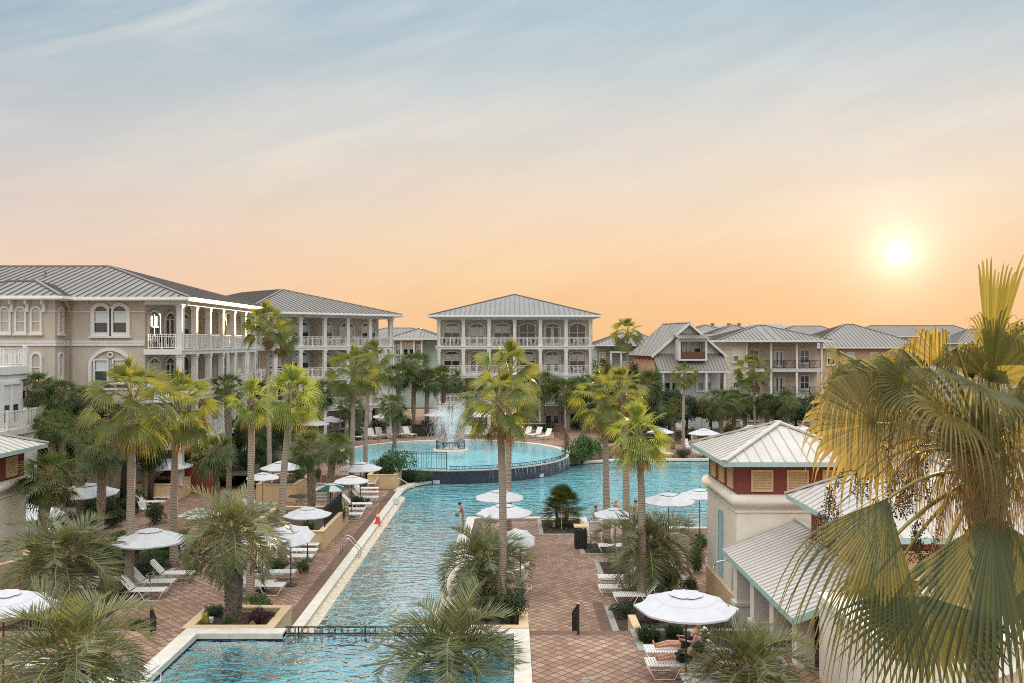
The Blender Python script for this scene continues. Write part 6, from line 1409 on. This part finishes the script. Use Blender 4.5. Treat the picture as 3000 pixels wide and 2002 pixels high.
def fence(label, pts, z0, z1, pitch=.12, name='iron_fence', m_='black', z0b=None, z1b=None):
    """panel fence following pts; z may change linearly to z0b/z1b at the end"""
    t = thing(name, label, 'railing', (pts[0][0], pts[0][1], z0)); o = Vector(t.location); P_ = [Vector((x, y, 0)) for x, y in pts]; Ls = [0]
    for a, b in zip(P_, P_[1:]): Ls.append(Ls[-1] + (b - a).length)
    T = Ls[-1]; z0b = z0 if z0b is None else z0b; z1b = z1 if z1b is None else z1b
    r = MB(); bl = MB(); ps = MB()
    for i, (a, b) in enumerate(zip(P_, P_[1:])):
        fa, fb = Ls[i] / T, Ls[i + 1] / T; A = lambda p, f, e, zz: Vector((p.x - o.x, p.y - o.y, zz - o.z))
        for w0, off in ((.05, 0), (.03, -.14)): r.bar(A(a, fa, 0, z1 + (z1b - z1) * fa + off), A(b, fb, 0, z1 + (z1b - z1) * fb + off), w0, .04)
        r.bar(A(a, fa, 0, z0 + (z0b - z0) * fa + .1), A(b, fb, 0, z0 + (z0b - z0) * fb + .1), .03, .03)
        n = max(1, int((b - a).length / pitch))
        for q in range(n + 1):
            f = q / n; p = a.lerp(b, f); ff = fa + (fb - fa) * f; zz0 = z0 + (z0b - z0) * ff - o.z; zz1 = z1 + (z1b - z1) * ff - o.z; bl.box(p.x - o.x - .011, p.y - o.y - .011, zz0 + .1, p.x - o.x + .011, p.y - o.y + .011, zz1 - .02)
    for p, f in ((P_[0], 0), (P_[-1], 1)):
        ps = MB(); ps.box(p.x - o.x - .03, p.y - o.y - .03, z0 + (z0b - z0) * f - o.z, p.x - o.x + .03, p.y - o.y + .03, z1 + (z1b - z1) * f - o.z + .03); ps.build('post', m_, t)
    r.build('rail', m_, t); bl.build('balusters', m_, t)
fence('black iron fence section on the wall of the round pool, left of the ring railing', arc(CX, CY, 9.7, 244, 271, 8), .9, 2.2, .15)
fence('brown gate fence at the right end of the round pool terrace', [(4.9, 77.2), (5.0, 84.5), (4.2, 87.5)], .9, 2.3, .12, 'iron_fence', 'brown')
fence('dark railing on top of the long tan planter wall', [(-9.55, 45.2), (-9.55, 49.6)], .92, 1.95, .12)
fence('dark sloping handrail at the step of the right brick walk', [(2.06, 27.55), (2.0, 29.1)], 1.3, 2.24, .1, 'handrail', 'black', .1, 1.5)
fence('dark handrail at the left step, behind the bottom left pindo palm', [(-11.2, 27.55), (-11.62, 28.9)], 1.3, 2.2, .1, 'handrail', 'black', .1, 1.4)
fence('long dark fence along the planting behind the far right umbrellas', [(11, 93), (36, 93)], 0, 1.35, .18)
fence('dark fence below the middle block, behind the far loungers', [(-15, 95), (-9, 95)], .9, 1.9, .15)
mb = MB(); mb.bar((2.06, 27.5, 2.285), (2.0, 29.1, 1.545), .07, .02); tag(mb.build('rail_cap', 'steel'), 'shiny cap on the sloping handrail at the right step', 'rail cap')
def hand_rail(label, paths, loc):
    t = thing('pool_handrail', label, 'handrail', loc); 
    for p in paths: mb = MB(); mb.tube([Vector(q) for q in p], .024, 6); mb.build('rail', 'steel', t)
hand_rail('steel handrail going down into the pool by the curved coping', [[(0, 0, 0), (0, 0, .85), (.12, 0, .95), (.3, 0, .92), (1.5, .0, .15), (1.55, 0, -.3)]], (-7.95, 60.8, .07))
t_ = [[(-.45, y, .0), (-.45, y, .62), (-.35, y, .78), (-.15, y, .8), (.0, y, .72), (.42, y, .22), (.42, y, -.75)] for y in (0, .55)]
t_ += [[(.42, 0, zz), (.42, .55, zz)] for zz in (-.1, -.4)]
hand_rail('steel pool ladder on the left coping', t_, (-7.85, 43.0, .07))
hand_rail('steel handrail at the left steps of the round pool', [[(0, 0, 0), (0, 0, .85), (.15, -.1, .9), (2.2, -1.6, .3), (2.3, -1.7, -.1)], [(1.0, -.7, -.1), (1.0, -.7, .65)]], (-12.5, 83.2, .95))
hand_rail('steel handrail at the right steps of the round pool', [[(2.3, 0, 0), (2.3, 0, .9), (2.1, -.1, .95), (.2, -1.6, .3), (.1, -1.7, -.1)], [(1.2, -.8, -.1), (1.2, -.8, .65)]], (.0, 85.0, .95))
hand_rail('grey steel handrail at the pool edge near the bathhouse corner', [[(0, 0, 0), (0, 0, .75), (.9, .0, 1.05), (1.05, 0, .95), (1.05, 0, 0)], [(0, 0, .4), (1.05, 0, .55)]], (9.75, 49.1, .07))
hand_rail('thin pale rail in front of the middle block porch', [[(0, 0, 0), (0, 0, 1.0), (4.5, 0, 1.0), (4.5, 0, 0)]], (-1.0, 92, .9))
# ================================================================== small things
t = thing('trash_bin', 'dark slatted trash bin with a tan lid on the right brick walk', 'bin', G(1701, 1606))
mb = MB()
for s_ in range(4):
    for i in range(8): x = -.27 + .077 * i; mb.box(*((x - .03, -.31, .05, x + .03, -.285, .9) if s_ == 0 else (x - .03, .285, .05, x + .03, .31, .9) if s_ == 1 else (-.31, x - .03, .05, -.285, x + .03, .9) if s_ == 2 else (.285, x - .03, .05, .31, x + .03, .9)))
mb.box(-.28, -.28, .02, .28, .28, .88); mb.build('body', 'bin', t)
mb = MB()
for a in (-.24, .24):
    for b in (-.24, .24): mb.box(a - .025, b - .025, .88, a + .025, b + .025, 1.08)
mb.build('lid_support', 'bin', t); mb = MB(); mb.box(-.34, -.34, 1.08, .34, .34, 1.15); mb.build('lid', 'louvre', t)
t = thing('sign', 'small white sign on a post in front of the clump palm', 'sign', G(1645, 1552)); mb = MB(); mb.box(-.02, -.02, 0, .02, .02, .75); mb.build('post', 'white', t); mb = MB(); mb.box(-.17, -.035, .68, .17, -.021, .92); mb.build('board', 'white', t)
t = thing('small_light_box', 'little white box among the mulch under the clump palm', 'lamp', G(1622, 1545)); mb = MB(); mb.box(-.06, -.06, 0, .06, .06, .2); mb.box(-.08, -.08, .2, .08, .08, .23); mb.build('body', 'white', t)
t = thing('traffic_cone', 'orange cone with a white band on the left pool coping', 'cone', (-7.62, 50.4, .07)); mb = MB(); mb.box(-.2, -.2, 0, .2, .2, .035); mb.lathe([(.15, .035), (.105, .38)], 14); mb.lathe([(.08, .55), (.03, .82), (0, .83)], 14); mb.build('cone', 'orange', t); mb = MB(); mb.lathe([(.106, .38), (.08, .55)], 14); mb.build('band', 'white', t); mb = MB(); mb.tube([(0, 0, .8), (.02, 0, 1.15)], .01, 5); mb.build('rod', 'steel', t)
t = thing('pool_ring', 'small pale teal ring on the left pool wall', 'float', (-7.45, 57.0, .0)); mb = MB(); mb.tube(ring_pts(Vector((0, 0, .12)), Vector((1, 0, 0)), Vector((0, .3, 1)).normalized(), .17, 16), .04, 6); mb.build('ring', 'teal', t)
t = thing('pump_box', 'dark green utility box beside the fountain umbrellas', 'utility box', (-8.9, 89.5, .9)); mb = MB(); mb.box(-1.1, -.5, 0, 1.1, .5, 1.1); mb.box(-1.15, -.55, 1.1, 1.15, .55, 1.16); mb.build('body', 'bin', t)
for i in range(1): pass
t = thing('ramp', 'pale sloping ramp wall left of the utility box', 'wall', (-11.3, 90.0, .9)); mb = MB(); mb.poly([(-1, 0, 0), (1.1, 0, 0), (1.1, 0, .9), (-.2, 0, .9)]); mb.poly([(-.2, 0, .9), (1.1, 0, .9), (1.1, .4, .9), (-.2, .4, .9)]); mb.poly([(-1, 0, 0), (-.2, 0, .9), (-.2, .4, .9), (-1, .4, 0)]); mb.build('wall', 'concrete', t)
t = thing('red_wall', 'dark red wall stub beside the left concrete walk', 'wall', (-24.0, 61.0, 0)); mb = MB(); mb.box(-3, 0, 0, 3.4, .3, 1.9); mb.box(-3.05, -.05, 1.9, 3.45, .35, 2.0); mb.build('wall', 'red', t)
t = thing('cart', 'small blue white cart under a far umbrella below the gabled house', 'cart', (20.6, 96.5, 0)); mb = MB(); mb.box(-.9, -.5, .4, .9, .5, 1.1); mb.build('body', 'teal', t)
for a in (-.6, .6): mb = MB(); mb.tube([(a, -.52, .3), (a, -.42, .3)], .28, 12); mb.build('wheel', 'black', t)
t = thing('spotlight', 'small dark spotlight in the right planting bed', 'lamp', G(1905, 1822, .02)); mb = MB(); mb.tube([(0, 0, 0), (0, 0, .12)], .02, 5); mb.tube([(-.1, -.05, .12), (.1, .05, .3)], .09, 8); mb.build('head', 'black', t)
t = thing('garden_light', 'small white box light next to the planter palm', 'lamp', (-9.9, 29.1, 1.2)); mb = MB(); mb.box(-.1, -.08, 0, .1, .08, .15); mb.build('body', 'white', t)
mb = MB()
for px, py in ((1714, 1988), (1735, 1985), (1866, 1976), (1872, 1936)):
    c = G(px, py, 1.306); q = arc(c.x, c.y, .1, 0, 360, 9)[:-1]; mb.sheet([[(x + rv(-.05, .05), y + rv(-.025, .025)) for x, y in q]], 1.306)
struct(mb.build('puddle', 'steel'))
def depth_mark(label, txt, c, rz, w_=.42, h=.2, nrm_up=False, dark=False):
    t = thing('depth_marker', label, 'depth marker', c, rz); mb = MB(); mb.poly([(-w_ / 2, 0, -h / 2), (w_ / 2, 0, -h / 2), (w_ / 2, 0, h / 2), (-w_ / 2, 0, h / 2)]); mb.build('tile', 'white', t)
    cu = bpy.data.curves.new('lettering', 'FONT'); cu.body = txt; cu.align_x = 'CENTER'; cu.align_y = 'CENTER'; cu.size = h * .95; tmp = bpy.data.objects.new('tmp', cu); COL.objects.link(tmp)
    dg = bpy.context.evaluated_depsgraph_get(); me = bpy.data.meshes.new_from_object(tmp.evaluated_get(dg)); bpy.data.objects.remove(tmp); me.materials.clear(); me.materials.append(M['black']); o = link('lettering', me, t, (0, -.004, 0), (pi / 2, 0, 0))
    if nrm_up: t.rotation_euler = (-pi / 2, 0, rz)
MARKS = []
depth_mark('white depth tile with lettering in the navy strip of the foreground pool', '8 FT', Vector((-8.53, 27.49, 1.24)), 0, .34, .13)
for a, lb in ((266.5, 'white depth tile on the left part of the navy pool wall'), (318, 'white depth tile on the right part of the navy pool wall')):
    depth_mark(lb, '3 FT', Vector((CX + 9.83 * cos(radians(a)), CY + 9.83 * sin(radians(a)), .02)), radians(a + 90), .5, .24)
# ================================================================== people
def body_mesh(name, V, E, Rr, root, mat_):
    """one continuous skinned surface: V joint positions, E edges, Rr radii"""
    names = list(V); ix = {n: i for i, n in enumerate(names)}; me = bpy.data.meshes.new(name); me.from_pydata([tuple(V[n]) for n in names], [(ix[a], ix[b]) for a, b in E], [])
    ob = bpy.data.objects.new(name, me); COL.objects.link(ob); ob.modifiers.new('skin', 'SKIN').use_smooth_shade = True
    sk = me.skin_vertices[0].data
    for n in names: sk[ix[n]].radius = (Rr[n], Rr[n]) if not isinstance(Rr[n], tuple) else Rr[n]; sk[ix[n]].use_root = (n == root)
    sb = ob.modifiers.new('sub', 'SUBSURF'); sb.levels = 1; sb.render_levels = 1
    dg = bpy.context.evaluated_depsgraph_get(); m2 = bpy.data.meshes.new_from_object(ob.evaluated_get(dg)); bpy.data.objects.remove(ob); m2.materials.clear(); m2.materials.append(M[mat_])
    for p in m2.polygons: p.use_smooth = True
    return m2
def figure(label, loc, rz, J, s_, skin='skin', cloth=(), hair='hair', hairlen=0, cap=None, hands=True, cut=None):
    """J: joints in metres for a 1.7 m adult (before scale s_)"""
    V = {}; Rr = {}; E = []
    def add(n, p, r, par=None):
        V[n] = Vector(p) * s_; Rr[n] = (r[0] * s_, r[1] * s_) if isinstance(r, tuple) else r * s_
        if par: E.append((par, n))
    g = lambda n: Vector(J[n])
    add('pelvis', g('pelvis'), .135); add('waist', g('pelvis').lerp(g('chest'), .45), .115, 'pelvis'); add('chest', g('chest'), .14, 'waist'); add('neck', g('neck'), .055, 'chest'); hd = g('head'); nk = g('neck'); up = (hd - nk).normalized()
    add('jaw', nk + up * .085, .072, 'neck'); add('head', hd, .092, 'jaw'); add('crown', hd + up * .085, .07, 'head'); fc = Vector(J['face']).normalized(); add('nose', hd + fc * .105 - up * .02, .016, 'head')
    sd = up.cross(fc).normalized()
    for s2, nm in ((1, 'ear_a'), (-1, 'ear_b')): add(nm, hd + sd * .10 * s2, .018, 'head')
    for s2 in ('L', 'R'):
        if 'sh' + s2 in J:
            add('sh' + s2, g('sh' + s2), .06, 'chest'); add('el' + s2, g('el' + s2), .043, 'sh' + s2); add('wr' + s2, g('wr' + s2), .029, 'el' + s2)
            d = (g('wr' + s2) - g('el' + s2)).normalized(); pm = g('wr' + s2) + d * .07; add('pm' + s2, pm, (.038, .022), 'wr' + s2)
            if hands:
                o_2 = d.orthogonal().normalized(); cu = d.cross(o_2)
                for q in range(4):
                    l = (.075, .085, .08, .06)[q]; b = pm + o_2 * (.024 * (q - 1.5)) + d * .03; add('f%s%d' % (s2, q), b + d * l * .5, .0095, 'pm' + s2); add('g%s%d' % (s2, q), b + d * l * .85 + cu * .025, .008, 'f%s%d' % (s2, q))
                add('t' + s2, pm - o_2 * .055 + d * .005, .011, 'pm' + s2); add('u' + s2, pm - o_2 * .065 + d * .04, .009, 't' + s2)
        if 'hip' + s2 in J:
            add('hip' + s2, g('hip' + s2), .09, 'pelvis'); add('kn' + s2, g('kn' + s2), .06, 'hip' + s2); add('cf' + s2, g('kn' + s2).lerp(g('an' + s2), .35), .056, 'kn' + s2); add('an' + s2, g('an' + s2), .036, 'cf' + s2); add('to' + s2, g('to' + s2), (.042, .028), 'an' + s2)
    t = thing('person', label, 'person', loc, rz); link('body', body_mesh('body', V, E, Rr, 'pelvis', skin), t)
    for nm, m_, chain in cloth:
        v2 = {}; r2 = {}; e2 = []; first = None
        for item in chain:
            n, r, par = item[:3]; pos = V[n] if len(item) < 4 else V[n].lerp(V[item[3]], item[4]); key = n if len(item) < 4 else n + item[3]; v2[key] = pos; r2[key] = r * s_
            if par: e2.append((par, key))
            else: first = key
        link(nm, body_mesh(nm, v2, e2, r2, first, m_), t)
    h = MB(); hc = V['head'] + (up * .045 - fc * .025) * s_
    if hair:
        h.ball(hc, .108 * s_, 12, 0, (1, 1, .95))
        if hairlen: h.tube([hc - fc * .06 * s_, hc - fc * .11 * s_ - up * hairlen * .6 * s_, hc - fc * .09 * s_ - up * hairlen * s_], [.07 * s_, .05 * s_, .02 * s_], 8)
        if cap is None or hairlen: link('hair', h.mesh('hair', hair), t)
    if cap: c = MB(); c.ball(V['head'] + (up * .06 - fc * .01) * s_, .118 * s_, 12, 0, (1, 1, .85)); b0 = V['head'] + (up * .05 + fc * .1) * s_; c.bar(b0, b0 + (fc * .1 - up * .01) * s_, .15 * s_, .015 * s_, up=tuple(up)); link('cap', c.mesh('cap', cap), t)
    return t
suit = [('pelvis', .145, None), ('waist', .125, 'pelvis'), ('chest', .148, 'waist'), ('hipL', .098, 'pelvis'), ('hipR', .098, 'pelvis')]
# girl with red swimsuit, bending over a green ball (faces -x)
girl = figure('girl in a coral red swimsuit bending forward with a green ball at the pool edge', (-2.83, 51.0, -.17), 0, dict(pelvis=(.02, 0, .86), chest=(-.10, 0, 1.22), neck=(-.16, 0, 1.38), head=(-.24, 0, 1.52), face=(-1, 0, -.5), shL=(-.12, .16, 1.31), elL=(-.17, .18, 1.05), wrL=(-.27, .10, .86), shR=(-.12, -.16, 1.31), elR=(-.17, -.18, 1.05), wrR=(-.27, -.1, .86), hipL=(.03, .08, .80), knL=(-.03, .09, .45), anL=(.03, .09, .07), toL=(-.13, .09, .035), hipR=(.03, -.08, .80), knR=(.0, -.09, .45), anR=(.08, -.09, .07), toR=(-.08, -.09, .035)), .80, 'skin_d', [('swimsuit', 'redsuit', suit)], hairlen=.12)
mb = MB(); mb.ball((0, 0, 0), .12, 14); tag(mb.build('ball', 'ball', None, (-2.83 - .33, 51.0, -.17 + .62)), 'green ball held by the girl in red', 'ball')
def swimmer(label, px, Y, rz, s_=1.0, skin='skin_d', **k):
    X = (px - 1500) * Y / F; zt = -.15
    return figure(label, (X, Y, zt - .95 * s_ + k.pop('rise', 0)), rz, dict(pelvis=(0, 0, .92), chest=(0, 0, 1.28), neck=(0, .0, 1.45), head=(0, -.03, 1.60), face=(0, -1, -.1), shL=(.18, 0, 1.38), elL=(.25, -.05, 1.10), wrL=(.2, -.25, 1.0), shR=(-.18, 0, 1.38), elR=(-.25, -.05, 1.10), wrR=(-.2, -.25, 1.0), hipL=(.09, 0, .86), knL=(.09, -.05, .62), anL=(.09, .02, .44), toL=(.09, -.1, .40), hipR=(-.09, 0, .86), knR=(-.09, -.05, .62), anR=(-.09, .02, .44), toR=(-.09, -.1, .40)), s_, skin, **k)
swimmer('boy standing waist deep in the water left of the three palm trunks', 1745, 53.2, radians(30), .92)
swimmer('man with a bare head in the water between two palm trunks', 1806, 54.5, radians(-60), 1.05, 'skin', hair=None, rise=.1)
swimmer('dark haired bather in front of the lowest fan palm trunk', 1862, 54.0, radians(20), 1.0, 'skin', rise=.12)
def recliner(label, loc, rz, skin, cloth, knee=0.0, lift=48, **k):
    """lies along +x (feet), hip at x=0 on the seat plane z=0"""
    a = radians(lift); B = lambda u, o=0: Vector((-.02 - cos(a) * u, 0, .12 + sin(a) * u))
    kz = .14 + .32 * knee; J = dict(pelvis=(0, 0, .13), chest=B(.40), neck=B(.57), head=B(.57) + Vector((-.02, 0, .17)), face=(.9, 0, .1))
    for s2, y in (('L', .16), ('R', -.16)):
        c = B(.50); J['sh' + s2] = (c.x, y, c.z); J['el' + s2] = (c.x + .16, y * 1.5, c.z - .24); J['wr' + s2] = (c.x + .38, y * 1.1, c.z - .20); yy = y * .55; kk = kz if s2 == 'L' else .14
        J['hip' + s2] = (.02, yy, .11); J['kn' + s2] = (.42 - .10 * (kk - .14), yy * 1.2, kk); J['an' + s2] = (.82 - .45 * (kk - .14), yy, .06); J['to' + s2] = (.86 - .4 * (kk - .14), yy * 1.3, .20 if kk < .2 else .05)
    return figure(label, loc, rz, J, 1.0, skin, cloth, **k)
dress = [('pelvis', .172, None), ('waist', .155, 'pelvis'), ('chest', .178, 'waist'), ('hipL', .125, 'pelvis'), ('hipR', .125, 'pelvis'), ('hipL', .11, 'hipL', 'knL', .3), ('hipR', .11, 'hipR', 'knR', .3)]
shorts = [('pelvis', .170, None), ('hipL', .125, 'pelvis'), ('hipR', .125, 'pelvis'), ('hipL', .105, 'hipL', 'knL', .8), ('hipR', .105, 'hipR', 'knR', .8)]
shirt = [('waist', .155, None), ('chest', .178, 'waist'), ('shL', .085, 'chest'), ('shR', .085, 'chest'), ('shL', .07, 'shL', 'elL', .6), ('shR', .07, 'shR', 'elR', .6)]
def on_lounger(px, py, gz, head, xs=.86, dy=0.0):
    p = G(px, py, gz); a = radians(head); d = Vector((cos(a), sin(a), 0)); o = p - d * 1.8 + d * xs; return (o.x, o.y, gz + .395)
recliner('woman in a black swimsuit and white cap reclining on a near lounger', on_lounger(1904, 1940, 1.3, 180, .84), pi, 'skin', [('swimsuit', 'blackcloth', dress)], 0, 46, cap='whitecloth', hair=None)
recliner('person in black shorts and dark shirt lying on the nearest lounger', on_lounger(1908, 1980, 1.3, 180, .84), pi, 'skin', [('shorts', 'blackcloth', shorts), ('shirt', 'blackcloth', shirt)], 0, 40)
recliner('man in grey shirt and black shorts on the striped towel', on_lounger(634, 1652, 0, 0, .84), 0, 'skin', [('shorts', 'blackcloth', shorts), ('shirt', 'greycloth', shirt)], 0, 46)
recliner('woman with a raised knee on the lounger behind the striped towel', on_lounger(628, 1628, 0, 0, .84), 0, 'skin', [('swimsuit', 'blackcloth', dress)], 1.0, 50, hairlen=.2)
p = G(634, 1652, 0); ca, sa = cos(ANG[1]), sin(ANG[1]); mb = MB(); o_x = p.x - 1.8
prof = [(1.3, .395), (.66, .40), (.66 - ca * .4, .41 + sa * .4), (.66 - ca * .78, .41 + sa * .78), (.66 - ca * .80 - .05, .36 + sa * .70), (.66 - ca * .80 - .05, .2)]
for a, b in zip(prof, prof[1:]):
    for q in range(4): y0 = -.36 + .18 * q; mb.poly([(a[0], y0, a[1]), (a[0], y0 + .18, a[1]), (b[0], y0 + .18, b[1]), (b[0], y0, b[1])][::-1])
o = mb.build('towel', 'towel', None, (o_x, p.y, 0)); tag(o, 'navy and white striped towel draped over a raised lounger back', 'towel')
